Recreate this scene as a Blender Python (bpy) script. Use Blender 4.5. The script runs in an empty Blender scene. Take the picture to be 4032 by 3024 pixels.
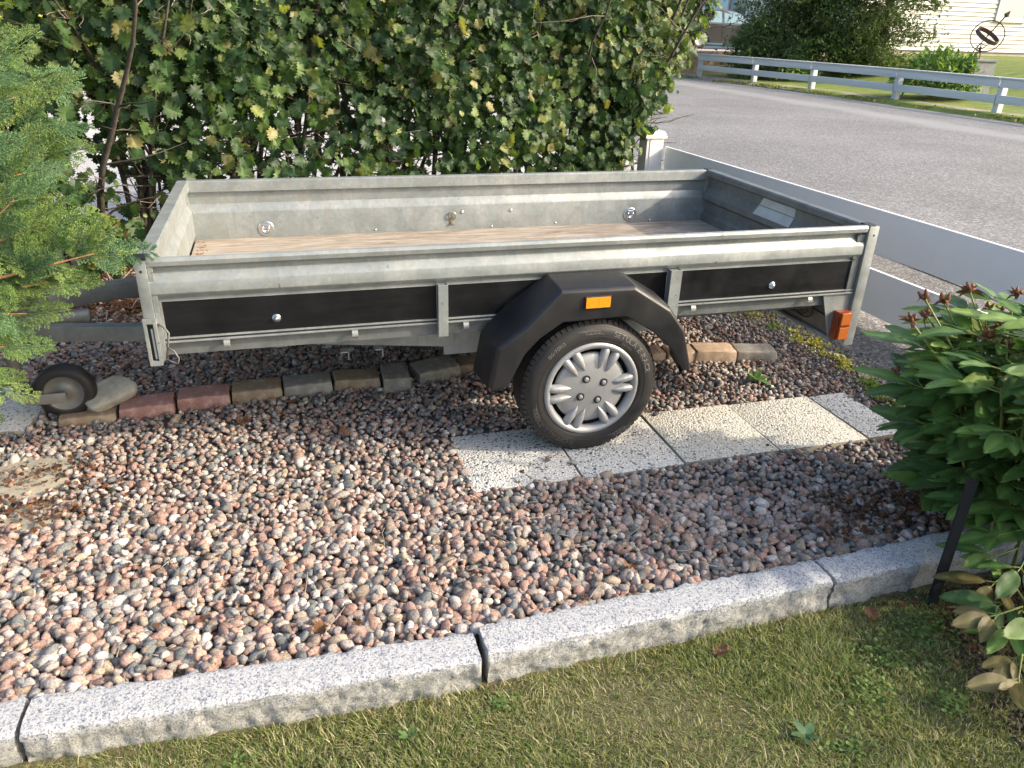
import bpy, bmesh, math, random
import numpy as np
from mathutils import Vector, Matrix, noise as mnoise
R = math.radians
rnd = random.Random(7)
nr = np.random.default_rng(11)
sc = bpy.context.scene
COL = sc.collection

# ------------------------------------------------------------------ camera, sky, sun, exposure
cam = bpy.data.cameras.new('camera'); cam_o = bpy.data.objects.new('camera', cam); COL.objects.link(cam_o)
cam.sensor_width = 36; cam.lens = 26.91; cam.clip_start = .05; cam.clip_end = 600
CP = Vector((-1.02219, -2.34554, 1.47282))
def cam_basis(yaw=.2949, pitch=.4392, roll=.0323):
    f = Vector((math.sin(yaw)*math.cos(pitch), math.cos(yaw)*math.cos(pitch), -math.sin(pitch)))
    r = Vector((math.cos(yaw), -math.sin(yaw), 0)); u = r.cross(f)
    return r*math.cos(roll)+u*math.sin(roll), -r*math.sin(roll)+u*math.cos(roll), f
_r, _u, _f = cam_basis()
M = Matrix.Identity(4)
for i in range(3):
    M[i][0] = _r[i]; M[i][1] = _u[i]; M[i][2] = -_f[i]; M[i][3] = CP[i]
cam_o.matrix_world = M
sc.camera = cam_o
SUN_EL, SUN_AZ = 28.5, 25.0          # azimuth measured from +x towards -y
sd = Vector((math.cos(R(SUN_EL))*math.cos(R(SUN_AZ)), -math.cos(R(SUN_EL))*math.sin(R(SUN_AZ)), math.sin(R(SUN_EL))))
w = bpy.data.worlds.new('World'); sc.world = w; w.use_nodes = True
nt = w.node_tree
sky = nt.nodes.new('ShaderNodeTexSky'); sky.sky_type = 'NISHITA'; sky.sun_disc = False
sky.sun_elevation = R(SUN_EL); sky.sun_rotation = math.atan2(sd.x, sd.y); sky.air_density = 1.0; sky.dust_density = 4.0; sky.ozone_density = .35
bg = nt.nodes['Background']; nt.links.new(sky.outputs[0], bg.inputs[0]); bg.inputs[1].default_value = .15
sun = bpy.data.lights.new('sun', 'SUN'); sun.energy = 2.1; sun.angle = R(1.3); sun.color = (1, .88, .70)
so = bpy.data.objects.new('sun', sun); COL.objects.link(so); so.rotation_euler = sd.to_track_quat('Z', 'Y').to_euler()
vs = sc.view_settings; vs.view_transform = 'Standard'; vs.look = 'None'; vs.gamma = 1; vs.use_curve_mapping = False
vs.exposure = 1.34

# ------------------------------------------------------------------ helpers
def tag(o, label=None, cat=None, group=None, kind=None):
    if label: o['label'] = label
    if cat: o['category'] = cat
    if group: o['group'] = group
    if kind: o['kind'] = kind
    return o
def empty(name, loc=(0,0,0), rot=(0,0,0), **k):
    o = bpy.data.objects.new(name, None); COL.objects.link(o); o.location = loc; o.rotation_euler = rot
    o.empty_display_size = .1
    return tag(o, **k)
def link(name, me, parent=None, loc=None, rot=None, mat=None, **k):
    o = bpy.data.objects.new(name, me); COL.objects.link(o)
    if mat and not me.materials: me.materials.append(mat)
    if parent: o.parent = parent
    if loc is not None: o.location = loc
    if rot is not None: o.rotation_euler = rot
    return tag(o, **k)
class MB:
    """collects verts and faces (tris/quads/ngons) with optional per-vertex tint"""
    def __init__(s): s.v = []; s.f = []; s.c = []
    def add(s, v, f, c=None):
        n = len(s.v); s.v += [tuple(p) for p in v]; s.f += [tuple(i+n for i in q) for q in f]
        if c is not None: s.c += [c]*len(v)
        return s
    def box(s, lo, hi, bev=0, c=None, m=None):
        bm = bmesh.new(); bmesh.ops.create_cube(bm, size=1)
        lo, hi = Vector(lo), Vector(hi); ce = (lo+hi)/2; sz = hi-lo
        for v in bm.verts: v.co = Vector((v.co.x*sz.x, v.co.y*sz.y, v.co.z*sz.z))
        if bev: bmesh.ops.bevel(bm, geom=list(bm.edges)+list(bm.verts), offset=bev, segments=2, affect='EDGES', profile=.6)
        for v in bm.verts:
            v.co += ce
            if m: v.co = m @ v.co
        bm.verts.index_update()
        s.add([v.co[:] for v in bm.verts], [[v.index for v in f.verts] for f in bm.faces], c); bm.free()
        return s
    def beam(s, a, b, wd, ht, bev=.003, up=(0,0,1), c=None):
        a, b, up = Vector(a), Vector(b), Vector(up); d = b-a; L = d.length; x = d/L; y = up.cross(x).normalized(); z = x.cross(y)
        mm = Matrix([[x[i], y[i], z[i], a[i]] for i in range(3)]+[[0,0,0,1]])
        return s.box((0,-wd/2,-ht/2), (L,wd/2,ht/2), bev, c, mm)
    def prism(s, poly, ax, t0, t1, c=None):
        """poly: 2D outline in the two other axes; extruded along ax"""
        n = len(poly)
        def P(p, t):
            return {'x': (t, p[0], p[1]), 'y': (p[0], t, p[1]), 'z': (p[0], p[1], t)}[ax]
        v = [P(p, t0) for p in poly]+[P(p, t1) for p in poly]
        f = [[i, (i+1) % n, n+(i+1) % n, n+i] for i in range(n)]+[list(range(n))[::-1], list(range(n, 2*n))]
        return s.add(v, f, c)
    def tube(s, pts, rad, n=6, c=None, caps=True):
        pts = [Vector(p) for p in pts]; k = len(pts)
        if not hasattr(rad, '__len__'): rad = [rad]*k
        v = []; f = []; up = Vector((.13,.27,1)).normalized(); prev = None
        for i, p in enumerate(pts):
            d = (pts[min(i+1, k-1)]-pts[max(i-1, 0)]).normalized()
            if prev is None:
                a = d.cross(up if abs(d.dot(up)) < .95 else Vector((1,0,0))).normalized()
            else: a = (prev-d*prev.dot(d)).normalized()
            prev = a; b = d.cross(a)
            for j in range(n):
                t = 2*math.pi*j/n; v.append(p+(a*math.cos(t)+b*math.sin(t))*rad[i])
        for i in range(k-1):
            for j in range(n):
                f.append([i*n+j, i*n+(j+1) % n, (i+1)*n+(j+1) % n, (i+1)*n+j])
        if caps: f += [list(range(n))[::-1], list(range((k-1)*n, k*n))]
        return s.add(v, f, c)
    def lathe(s, prof, n=48, ax='y', cen=(0,0,0), close=False, c=None):
        """prof: list of (radius, offset along axis)"""
        v = []; f = []; m = len(prof); cx, cy, cz = cen
        for i in range(n):
            t = 2*math.pi*i/n; co, si = math.cos(t), math.sin(t)
            for (r_, o) in prof:
                if ax == 'y': v.append((cx+r_*co, cy+o, cz+r_*si))
                elif ax == 'z': v.append((cx+r_*co, cy+r_*si, cz+o))
                else: v.append((cx+o, cy+r_*co, cz+r_*si))
        for i in range(n):
            j = (i+1) % n
            for k in range(m if close else m-1):
                l = (k+1) % m
                f.append([i*m+k, i*m+l, j*m+l, j*m+k])
        return s.add(v, f, c)
    def mesh(s, name, mat=None, smooth=False, angle=None):
        me = bpy.data.meshes.new(name); me.from_pydata(s.v, [], s.f)
        bm = bmesh.new(); bm.from_mesh(me); bmesh.ops.recalc_face_normals(bm, faces=bm.faces); bm.to_mesh(me); bm.free()
        if s.c and len(s.c) == len(s.v):
            a = me.color_attributes.new('tint', 'FLOAT_COLOR', 'POINT')
            a.data.foreach_set('color', np.array([[q[0], q[1], q[2], 1] for q in s.c], 'f').ravel())
        if mat: me.materials.append(mat)
        if smooth or angle:
            me.polygons.foreach_set('use_smooth', [True]*len(me.polygons))
            if angle: me.set_sharp_from_angle(angle=R(angle))
        me.update(); return me
    def obj(s, name, mat=None, parent=None, smooth=False, angle=None, **k):
        return link(name, s.mesh(name, mat, smooth, angle), parent, **k)
def np_mesh(name, V, F, tint=None, mat=None, smooth=False):
    """V (n,3), F (m,k) constant face size"""
    me = bpy.data.meshes.new(name); k = F.shape[1]
    me.vertices.add(len(V)); me.vertices.foreach_set('co', V.astype('f').ravel())
    me.loops.add(F.size); me.loops.foreach_set('vertex_index', F.astype('i').ravel())
    me.polygons.add(len(F)); me.polygons.foreach_set('loop_start', np.arange(0, F.size, k, dtype='i'))
    me.polygons.foreach_set('use_smooth', np.full(len(F), smooth))
    me.update(calc_edges=True)
    if tint is not None:
        a = me.color_attributes.new('tint', 'FLOAT_COLOR', 'POINT')
        a.data.foreach_set('color', np.c_[tint, np.ones(len(V))].astype('f').ravel())
    if mat: me.materials.append(mat)
    return me
def rot_mats(eul):
    a, b, c = eul[:,0], eul[:,1], eul[:,2]
    ca, sa, cb, sb, cc, s_ = np.cos(a), np.sin(a), np.cos(b), np.sin(b), np.cos(c), np.sin(c)
    m = np.empty((len(a),3,3))
    m[:,0,0]=cc*cb; m[:,0,1]=cc*sb*sa-s_*ca; m[:,0,2]=cc*sb*ca+s_*sa
    m[:,1,0]=s_*cb; m[:,1,1]=s_*sb*sa+cc*ca; m[:,1,2]=s_*sb*ca-cc*sa
    m[:,2,0]=-sb; m[:,2,1]=cb*sa; m[:,2,2]=cb*ca
    return m
def basis_mats(d, n):
    """columns: x = side, y = d (tip direction), z = n (normal), orthonormalised"""
    d = d/np.linalg.norm(d, axis=1, keepdims=True)
    n = n-d*np.sum(n*d, axis=1, keepdims=True); n /= np.linalg.norm(n, axis=1, keepdims=True)+1e-9
    x = np.cross(d, n)
    return np.stack([x, d, n], axis=2)
def scatter(name, bases, which, pos, mats, scale, tints, mat, smooth=False, parent=None, **k):
    """bake copies of small base meshes [(V,F)] (all with the same face size) into ONE mesh"""
    Vs, Fs, Ts = [], [], []; off = 0
    for b, (V0, F0) in enumerate(bases):
        ix = np.where(which == b)[0]
        if len(ix) == 0: continue
        sc_ = scale[ix]; sc_ = sc_[:,None] if sc_.ndim == 1 else sc_
        P = V0[None]*sc_[:,None,:]
        P = np.einsum('nij,nkj->nki', mats[ix], P)+pos[ix][:,None,:]
        Vs.append(P.reshape(-1,3)); nv = len(V0)
        Fs.append((F0[None]+(np.arange(len(ix))*nv)[:,None,None]+off).reshape(-1, F0.shape[1])); off += nv*len(ix)
        t = tints[ix]
        Ts.append(np.repeat(t, nv, axis=0))
    me = np_mesh(name, np.concatenate(Vs), np.concatenate(Fs), np.concatenate(Ts), mat, smooth)
    return link(name, me, parent, **k)

# ------------------------------------------------------------------ materials
def material(name):
    m = bpy.data.materials.new(name); m.use_nodes = True
    return m, m.node_tree, m.node_tree.nodes['Principled BSDF']
def nd(nt, t, **k):
    n = nt.nodes.new(t)
    for a, b in k.items():
        if a in n.inputs.keys() if isinstance(a, str) else False: n.inputs[a].default_value = b
        else: setattr(n, a, b)
    return n
def noise(nt, scale, detail=4, rough=.55, stretch=None, coord='Object', dist=0):
    tc = nt.nodes.new('ShaderNodeTexCoord'); mp = nt.nodes.new('ShaderNodeMapping')
    nt.links.new(tc.outputs[coord], mp.inputs[0])
    if stretch: mp.inputs['Scale'].default_value = stretch
    n = nt.nodes.new('ShaderNodeTexNoise'); n.inputs['Scale'].default_value = scale; n.inputs['Detail'].default_value = detail
    n.inputs['Roughness'].default_value = rough; n.inputs['Distortion'].default_value = dist
    nt.links.new(mp.outputs[0], n.inputs[0]); return n.outputs[0]
def voronoi(nt, scale, feature='F1', out='Distance', coord='Object', rand=1, stretch=None):
    tc = nt.nodes.new('ShaderNodeTexCoord'); mp = nt.nodes.new('ShaderNodeMapping'); nt.links.new(tc.outputs[coord], mp.inputs[0])
    if stretch: mp.inputs['Scale'].default_value = stretch
    n = nt.nodes.new('ShaderNodeTexVoronoi'); n.feature = feature; n.inputs['Scale'].default_value = scale; n.inputs['Randomness'].default_value = rand
    nt.links.new(mp.outputs[0], n.inputs[0]); return n.outputs[out]
def ramp(nt, src, stops, interp='LINEAR'):
    n = nt.nodes.new('ShaderNodeValToRGB'); n.color_ramp.interpolation = interp
    e = n.color_ramp.elements
    while len(e) < len(stops): e.new(.5)
    for el, (p, c) in zip(e, stops):
        el.position = p; el.color = (c, c, c, 1) if not hasattr(c, '__len__') else (*c, 1)
    nt.links.new(src, n.inputs[0]); return n.outputs[0]
def mix(nt, fac, a, b, mode='MIX'):
    n = nt.nodes.new('ShaderNodeMix'); n.data_type = 'RGBA'; n.blend_type = mode
    for i, v in ((0, fac), (6, a), (7, b)):
        if hasattr(v, 'is_linked') or hasattr(v, 'links'): nt.links.new(v, n.inputs[i])
        elif hasattr(v, '__len__'): n.inputs[i].default_value = (*v, 1)
        else: n.inputs[i].default_value = v if i == 0 else (v, v, v, 1)
    return n.outputs[2]
def bump(nt, b, src, strength=.3, dist=.01):
    n = nt.nodes.new('ShaderNodeBump'); n.inputs['Strength'].default_value = strength; n.inputs['Distance'].default_value = dist
    nt.links.new(src, n.inputs['Height']); nt.links.new(n.outputs[0], b.inputs['Normal']); return n
def simple(name, col, rough=.5, metal=0, nscale=None, var=.15, bmp=0, bscale=None, col2=None, spec=None, stretch=None, coat=0):
    m, t, b = material(name)
    b.inputs['Roughness'].default_value = rough; b.inputs['Metallic'].default_value = metal
    if spec is not None: b.inputs['Specular IOR Level'].default_value = spec
    if coat: b.inputs['Coat Weight'].default_value = coat
    if nscale:
        n = noise(t, nscale, 5, .6, stretch)
        c2 = col2 or tuple(min(1, x*(1+var*2)) for x in col); c1 = col if col2 else tuple(x*(1-var) for x in col)
        t.links.new(ramp(t, n, [(.3, c1), (.7, c2)]), b.inputs['Base Color'])
        if bmp: bump(t, b, noise(t, bscale or nscale*3, 4), bmp, .004)
    else:
        b.inputs['Base Color'].default_value = (*col, 1)
        if bmp: bump(t, b, noise(t, bscale or 60, 4), bmp, .003)
    return m

def galvanised(name='galvanised_steel', k=1.08, warm=0.0):
    m, t, b = material(name)
    base = ramp(t, noise(t, 9, 6, .65), [(.3, (.205*k,.232*k,.235*k)), (.55, (.275*k,.30*k,.30*k)), (.75, (.36*k,.375*k,.37*k))])
    spang = ramp(t, voronoi(t, 70, out='Color'), [(0, .82), (1, 1.12)])
    c = mix(t, .55, base, spang, 'MULTIPLY')
    st = ramp(t, noise(t, 6, 4, .7, (9, 9, .7)), [(.52, 0), (.72, 1)])
    c = mix(t, st, c, (.25*k, .245*k, .22*k))
    bl = ramp(t, noise(t, 3.2, 6, .7), [(.5, 0), (.75, .45)])
    c = mix(t, bl, c, (.43*k, .435*k, .41*k))
    sp = ramp(t, noise(t, 38, 3, .5), [(.70, 0), (.76, .7)])
    c = mix(t, sp, c, (.09, .085, .075))
    t.links.new(c, b.inputs['Base Color'])
    b.inputs['Metallic'].default_value = .45
    t.links.new(ramp(t, noise(t, 14, 4), [(.3, .38), (.7, .62)]), b.inputs['Roughness'])
    bump(t, b, noise(t, 22, 4), .12, .003)
    return m
GALV = galvanised(); GALV_SHADE = galvanised('shaded_galvanised_steel', .62)  # second steel is a darker copy, shade put into the colour of shadowed parts
def plywood_black():
    m, t, b = material('black_film_plywood')
    g = ramp(t, noise(t, 5, 6, .7, (1, 1, 14)), [(.35, (.002,.0025,.004)), (.75, (.007,.008,.010))])
    s = ramp(t, noise(t, 16, 5, .75, (.6, 1, 9)), [(.66, 0), (.80, .5)])
    c = mix(t, s, g, (.06, .058, .055)); t.links.new(c, b.inputs['Base Color']); b.inputs['Specular IOR Level'].default_value = .38
    t.links.new(ramp(t, noise(t, 8, 4), [(.3, .28), (.7, .5)]), b.inputs['Roughness'])
    return m
BLACKPLY = plywood_black()
def floor_ply():
    m, t, b = material('weathered_plywood')
    g = ramp(t, noise(t, 4, 8, .7, (1.2, 9, 1), dist=.6), [(.34, (.13,.105,.08)), (.5, (.28,.235,.185)), (.64, (.44,.385,.32))])
    d = ramp(t, noise(t, 24, 6, .7, (.7, 5, 1)), [(.55, 0), (.72, .75)])
    c = mix(t, d, g, (.13, .09, .06)); 
    c = mix(t, ramp(t, noise(t, 2.2, 3), [(.4, 0), (.7, .5)]), c, (.42, .37, .31))
    t.links.new(c, b.inputs['Base Color']); b.inputs['Roughness'].default_value = .85
    bump(t, b, noise(t, 24, 6, .7, (.7, 5, 1)), .6, .003); return m
FLOORPLY = floor_ply()
RUBBER = simple('tyre_rubber', (.011,.011,.0115), .58, nscale=14, col2=(.026,.024,.021), bmp=.1, bscale=120)
FENDER, _t, _b = material('black_plastic')
_c = ramp(_t, noise(_t, 7, 5, .6), [(.3, (.007,.008,.011)), (.7, (.016,.0155,.0165))])
_c = mix(_t, ramp(_t, noise(_t, 9, 6, .8, (3, 1, 1), dist=1.2), [(.62, 0), (.78, .35)]), _c, (.085, .075, .065))
_c = mix(_t, ramp(_t, noise(_t, 55, 5, .8, (.6, 1, 4)), [(.70, 0), (.76, .6)]), _c, (.13, .125, .12))
_t.links.new(_c, _b.inputs['Base Color']); _t.links.new(ramp(_t, noise(_t, 12, 4), [(.3, .34), (.7, .52)]), _b.inputs['Roughness'])
bump(_t, _b, noise(_t, 300, 3), .08, .003)
BLACKP = simple('black_cap_plastic', (.02,.02,.022), .5)
HUBM = simple('silver_paint', (.27,.275,.28), .45, .4, nscale=6, col2=(.37,.375,.375), bmp=.03, bscale=80)
HUBDARK = simple('dark_wheel_steel', (.025,.024,.024), .6)
RIMG = simple('grey_wheel_paint', (.20,.195,.175), .5, .3, nscale=20, col2=(.27,.26,.235))
CHROME = simple('bright_zinc', (.62,.64,.66), .16, .95)
BRASS = simple('yellow_zinc', (.42,.36,.24), .35, .8)
AMBER, _t, _b = material('amber_lens'); _b.inputs['Base Color'].default_value = (.85, .27, .01, 1); _b.inputs['Roughness'].default_value = .18
bump(_t, _b, voronoi(_t, 260), .5, .002)
ORANGE, _t, _b = material('orange_lens'); _b.inputs['Base Color'].default_value = (.42, .12, .025, 1); _b.inputs['Roughness'].default_value = .2
bump(_t, _b, voronoi(_t, 200), .3, .002)
RED = simple('red_lens', (.20,.04,.015), .25)
CABLE = simple('grey_cable', (.13,.125,.12), .5)
LETTER = simple('raised_rubber_lettering', (.15,.145,.135), .6)
STICKER = simple('worn_sticker', (.50,.52,.52), .4, nscale=20, col2=(.38,.40,.40))
WHITEP = simple('white_paint', (.78,.775,.75), .45, nscale=9, col2=(.66,.65,.61), bmp=.08)
WHITEBOARD = simple('white_composite_board', (.86,.85,.84), .33, nscale=2.5, col2=(.78,.775,.77), bmp=.03, bscale=30)
STAKEB = simple('black_painted_steel', (.012,.014,.02), .38)

def pebble_mat():
    m, t, b = material('pebble_stone')
    a = t.nodes.new('ShaderNodeAttribute'); a.attribute_name = 'tint'
    sp = ramp(t, noise(t, 210, 3, .6, coord='Object'), [(.35, .62), (.5, 1.0), (.68, 1.35)])
    c = mix(t, 1, a.outputs[0], sp, 'MULTIPLY')
    v = ramp(t, noise(t, 60, 4, .6), [(.55, 0), (.7, .4)])
    c = mix(t, v, c, (.42, .38, .35))
    t.links.new(c, b.inputs['Base Color']); b.inputs['Roughness'].default_value = .78; b.inputs['Specular IOR Level'].default_value = .3
    bump(t, b, noise(t, 160, 3), .5, .003); return m
PEBBLE = pebble_mat()
def granite():
    m, t, b = material('grey_granite')
    s1 = ramp(t, voronoi(t, 230, out='Color'), [(.0, (.11,.13,.18)), (.22, (.24,.26,.31)), (.38, (.43,.44,.455)), (.75, (.52,.525,.53)), (1, (.60,.60,.60))])
    s2 = ramp(t, noise(t, 260, 2), [(.60, 0), (.66, .8)]); c = mix(t, s2, s1, (.10, .105, .13))
    # moss and soil stain on the rough lower face, own blotchy shape
    g = t.nodes.new('ShaderNodeNewGeometry'); sx = t.nodes.new('ShaderNodeSeparateXYZ'); tc = t.nodes.new('ShaderNodeTexCoord')
    t.links.new(tc.outputs['Object'], sx.inputs[0])
    ad = t.nodes.new('ShaderNodeMath'); ad.operation = 'MULTIPLY_ADD'; t.links.new(noise(t, 30, 5, .7), ad.inputs[0]); ad.inputs[1].default_value = .05; t.links.new(sx.outputs[2], ad.inputs[2])
    st = ramp(t, ad.outputs[0], [(.018, .55), (.044, 0)])
    st2 = mix(t, ramp(t, noise(t, 45, 5, .7), [(.30, .30), (.6, .0)]), st, 0, 'MIX')
    c = mix(t, st2, c, (.22, .21, .16))
    t.links.new(c, b.inputs['Base Color']); b.inputs['Roughness'].default_value = .75
    bump(t, b, noise(t, 120, 6, .75), .8, .006); return m
GRANITE = granite()
def slab_mat(name='exposed_aggregate', base=(.50,.49,.46), dark=(.07,.075,.08)):
    m, t, b = material(name)
    cell = voronoi(t, 125, out='Color'); d = voronoi(t, 125)
    c = ramp(t, cell, [(0, dark), (.20, tuple(x*1.5 for x in dark)), (.25, base), (.6, tuple(x*1.15 for x in base)), (1, tuple(min(.85,x*1.3) for x in base))], 'LINEAR')
    gap = ramp(t, d, [(.5, 0), (.85, .6)]); c = mix(t, gap, c, tuple(x*.6 for x in base))
    c = mix(t, ramp(t, noise(t, 6, 4), [(.45, 0), (.75, .25)]), c, (.36,.32,.22))
    t.links.new(c, b.inputs['Base Color']); b.inputs['Roughness'].default_value = .8
    inv = ramp(t, d, [(0, 1), (.7, 0)]); bump(t, b, inv, .8, .005); return m
SLAB = slab_mat(base=(.60,.595,.56)); SLAB2 = slab_mat('beige_exposed_aggregate', (.58,.56,.49), (.15,.14,.12))
SLABSIDE = simple('concrete_edge', (.28,.25,.19), .9, nscale=25, col2=(.40,.37,.30), bmp=.4, bscale=80)
def brick_mat(name, a, b2):
    m, t, b = material(name)
    c = ramp(t, noise(t, 16, 6, .75), [(.36, tuple(x*.8 for x in a)), (.5, a), (.62, b2)]); c = mix(t, ramp(t, noise(t, 120, 3), [(.6, 0), (.7, .5)]), c, tuple(x*.5 for x in a))
    t.links.new(c, b.inputs['Base Color']); b.inputs['Roughness'].default_value = .85
    bump(t, b, noise(t, 70, 6, .7), .5, .004); return m
BR_RED = brick_mat('red_brick', (.34,.18,.145), (.46,.30,.26))
BR_BROWN = brick_mat('brown_brick', (.29,.215,.14), (.39,.31,.22))
BR_GREY = brick_mat('grey_brick', (.27,.25,.21), (.38,.36,.31))
BR_TAN = brick_mat('tan_brick', (.47,.34,.24), (.58,.44,.33))
ROCK = simple('grey_fieldstone', (.27,.255,.20), .9, nscale=18, col2=(.46,.44,.37), bmp=1.0, bscale=45)
def asphalt(name, c1, c2, sc_, stripe=False):
    m, t, b = material(name)
    v = ramp(t, voronoi(t, sc_, out='Color'), [(0, tuple(x*.55 for x in c1)), (.5, c1), (.85, c2), (1, tuple(min(.7, x*1.5) for x in c2))])
    big = ramp(t, noise(t, .5, 5, .6), [(.35, .86), (.65, 1.12)]); c = mix(t, 1, v, big, 'MULTIPLY')
    if stripe:
        tc = t.nodes.new('ShaderNodeTexCoord'); sx = t.nodes.new('ShaderNodeSeparateXYZ'); t.links.new(tc.outputs['Object'], sx.inputs[0])
        ad = t.nodes.new('ShaderNodeMath'); ad.operation = 'MULTIPLY_ADD'; t.links.new(noise(t, .7, 4), ad.inputs[0]); ad.inputs[1].default_value = .8; t.links.new(sx.outputs[0], ad.inputs[2])
        mr = t.nodes.new('ShaderNodeMapRange'); t.links.new(ad.outputs[0], mr.inputs[0]); mr.inputs[1].default_value = 10.6; mr.inputs[2].default_value = 12.9
        s = ramp(t, mr.outputs[0], [(0, 0), (.2, .55), (.38, .5), (.5, 0), (.8, 0), (1, .35)])
        c = mix(t, s, c, (.30, .31, .31))
    c = mix(t, ramp(t, noise(t, 2.5, 5, .7), [(.55, 0), (.8, .3)]), c, tuple(x*.6 for x in c1))
    t.links.new(c, b.inputs['Base Color']); b.inputs['Roughness'].default_value = .8
    bump(t, b, voronoi(t, sc_), .5, .006); return m
ASPHALT = asphalt('road_asphalt', (.17,.168,.17), (.27,.265,.265), 55, True)
DRIVE = asphalt('driveway_asphalt', (.125,.118,.11), (.26,.25,.235), 85)
SOIL = simple('dark_soil', (.045,.032,.022), .95, nscale=30, col2=(.10,.075,.05), bmp=.6, bscale=90)
LAWNSOIL = simple('lawn_soil', (.06,.055,.025), .95, nscale=90, col2=(.16,.14,.07), bmp=.9, bscale=220)
def lawn_far():
    m, t, b = material('far_lawn_grass')
    c = ramp(t, noise(t, 1.3, 6, .7, (1, 2.5, 1)), [(.3, (.085,.13,.018)), (.55, (.15,.20,.028)), (.75, (.24,.27,.05))])
    c = mix(t, .6, c, ramp(t, noise(t, 25, 4, .7), [(.3, .55), (.7, 1.4)]), 'MULTIPLY')
    t.links.new(c, b.inputs['Base Color']); b.inputs['Roughness'].default_value = .9; bump(t, b, noise(t, 30, 4), .8, .03); return m
LAWNFAR = lawn_far()
def foliage(name, trans=.35, rough=.45, veins=False, gain=1.0):
    m, t, b = material(name)
    a = t.nodes.new('ShaderNodeAttribute'); a.attribute_name = 'tint'
    c = mix(t, .8, a.outputs[0], ramp(t, noise(t, 45, 4, .6), [(.3, .75*gain), (.7, 1.25*gain)]), 'MULTIPLY')
    t.links.new(c, b.inputs['Base Color']); b.inputs['Roughness'].default_value = rough
    b.inputs['Specular IOR Level'].default_value = .35
    tr = t.nodes.new('ShaderNodeBsdfTranslucent'); ms = t.nodes.new('ShaderNodeMixShader'); ms.inputs[0].default_value = trans
    hs = t.nodes.new('ShaderNodeMix'); hs.data_type = 'RGBA'; hs.blend_type = 'MULTIPLY'; hs.inputs[0].default_value = 1
    t.links.new(c, hs.inputs[6]); hs.inputs[7].default_value = (1.9, 2.0, .7, 1)
    t.links.new(hs.outputs[2], tr.inputs[0]); t.links.new(b.outputs[0], ms.inputs[1]); t.links.new(tr.outputs[0], ms.inputs[2])
    t.links.new(ms.outputs[0], t.nodes['Material Output'].inputs[0]); return m
LEAFM = foliage('leaf_green', .28, .5); PEONYM = foliage('peony_leaf', .25, .5); GRASSM = foliage('grass_blade', .3, .6); CONIM = foliage('conifer_green', .2, .6)
BARK = simple('grey_brown_bark', (.035,.029,.023), .9, nscale=30, col2=(.095,.082,.066), bmp=.6, bscale=60)
TWIG = simple('pale_twig', (.22,.18,.14), .8, nscale=30, col2=(.33,.29,.24))
REDTWIG = simple('orange_conifer_bark', (.34,.17,.08), .8, nscale=30, col2=(.45,.26,.13))
STEMG = simple('green_stem', (.16,.20,.05), .6, nscale=30, col2=(.26,.30,.09))
DRYLEAF = simple('dry_brown_leaf', (.10,.045,.02), .8, nscale=30, col2=(.25,.12,.05), bmp=.5, bscale=60)
SEED = simple('dried_flower', (.07,.028,.018), .85, nscale=90, col2=(.26,.11,.045), bmp=.4)
FENCEP = simple('weathered_white_paint', (.56,.59,.61), .6, nscale=3, col2=(.44,.47,.50), bmp=.3, bscale=30, stretch=(1, .2, 3))
SIDING = simple('cream_siding_paint', (.58,.57,.52), .6, nscale=2, col2=(.64,.63,.58), bmp=.05)
FOUND = simple('plaster_foundation', (.36,.32,.26), .9, nscale=4, col2=(.46,.42,.35), bmp=.3)
BLUEW = simple('pale_blue_wall_paint', (.55,.68,.74), .6)
CARP = simple('grey_car_paint', (.10,.10,.105), .25, .5, coat=.6)
GLASS, _t, _b = material('window_glass'); _b.inputs['Base Color'].default_value = (.45, .50, .50, 1); _b.inputs['Roughness'].default_value = .12; _b.inputs['Specular IOR Level'].default_value = .6
CARGLASS = simple('car_glass', (.25,.38,.40), .05, .3, spec=.9)
IRON = simple('dark_bronze', (.06,.04,.033), .45, .5, nscale=40, col2=(.12,.075,.06))
CEMENT = simple('pedestal_concrete', (.13,.14,.145), .85, nscale=12, col2=(.22,.23,.235), bmp=.3)

# ------------------------------------------------------------------ the ground and its surfaces
def sheet(name, poly, z, mat, sub=0, **k):
    mb = MB(); mb.add([(x, y, z) for x, y in poly], [list(range(len(poly)))])
    return mb.obj(name, mat, kind='structure', **k)
sheet('ground', [(-220,-120),(220,-120),(220,260),(-220,260)], -.16, LAWNSOIL)
edge = [(1.62,2.6),(1.60,1.35),(1.57,.8),(1.56,.44),(1.49,.1),(1.40,-.2),(1.36,-.5),(1.34,-.80)]   # gravel / driveway edge
sheet('gravel_bed', [(-6,-.84)]+[(1.3,-.84)]+[(1.9,-.2),(1.9,4.2),(-6,4.2)], -.016, simple('stone_grit', (.11,.095,.085), .95, nscale=60, col2=(.22,.195,.18), bmp=.7, bscale=140))
sheet('driveway', [(1.36,-.80),(1.42,-.2)][::1]+[(1.50,.1),(1.57,.44),(1.58,.8),(1.61,1.35),(1.63,2.6),(1.63,4.3),(3.4,4.3),(3.4,-6),(1.36,-6)][::1], -.006, DRIVE)
def road_mesh():
    # road sheet with a shallow camber and wavy far edge
    ys = np.linspace(-30, 60, 181); V = []; F = []
    for i, y in enumerate(ys):
        we = 13.15+.10*math.sin(y*1.3)+.07*math.sin(y*3.1+1)+.04*math.sin(y*7.3)
        xs = [3.2, 5, 7, 9, 10.6, 11.6, we]
        for x in xs: V.append((x, y, .0+.02*math.sin((x-3.2)/10*math.pi)-(.0 if x < 12 else .01)))
    m = 7
    for i in range(len(ys)-1):
        for j in range(m-1): F.append((i*m+j, i*m+j+1, (i+1)*m+j+1, (i+1)*m+j))
    return MB().add(V, F)
road_mesh().obj('road', ASPHALT, smooth=True, kind='structure')
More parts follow.
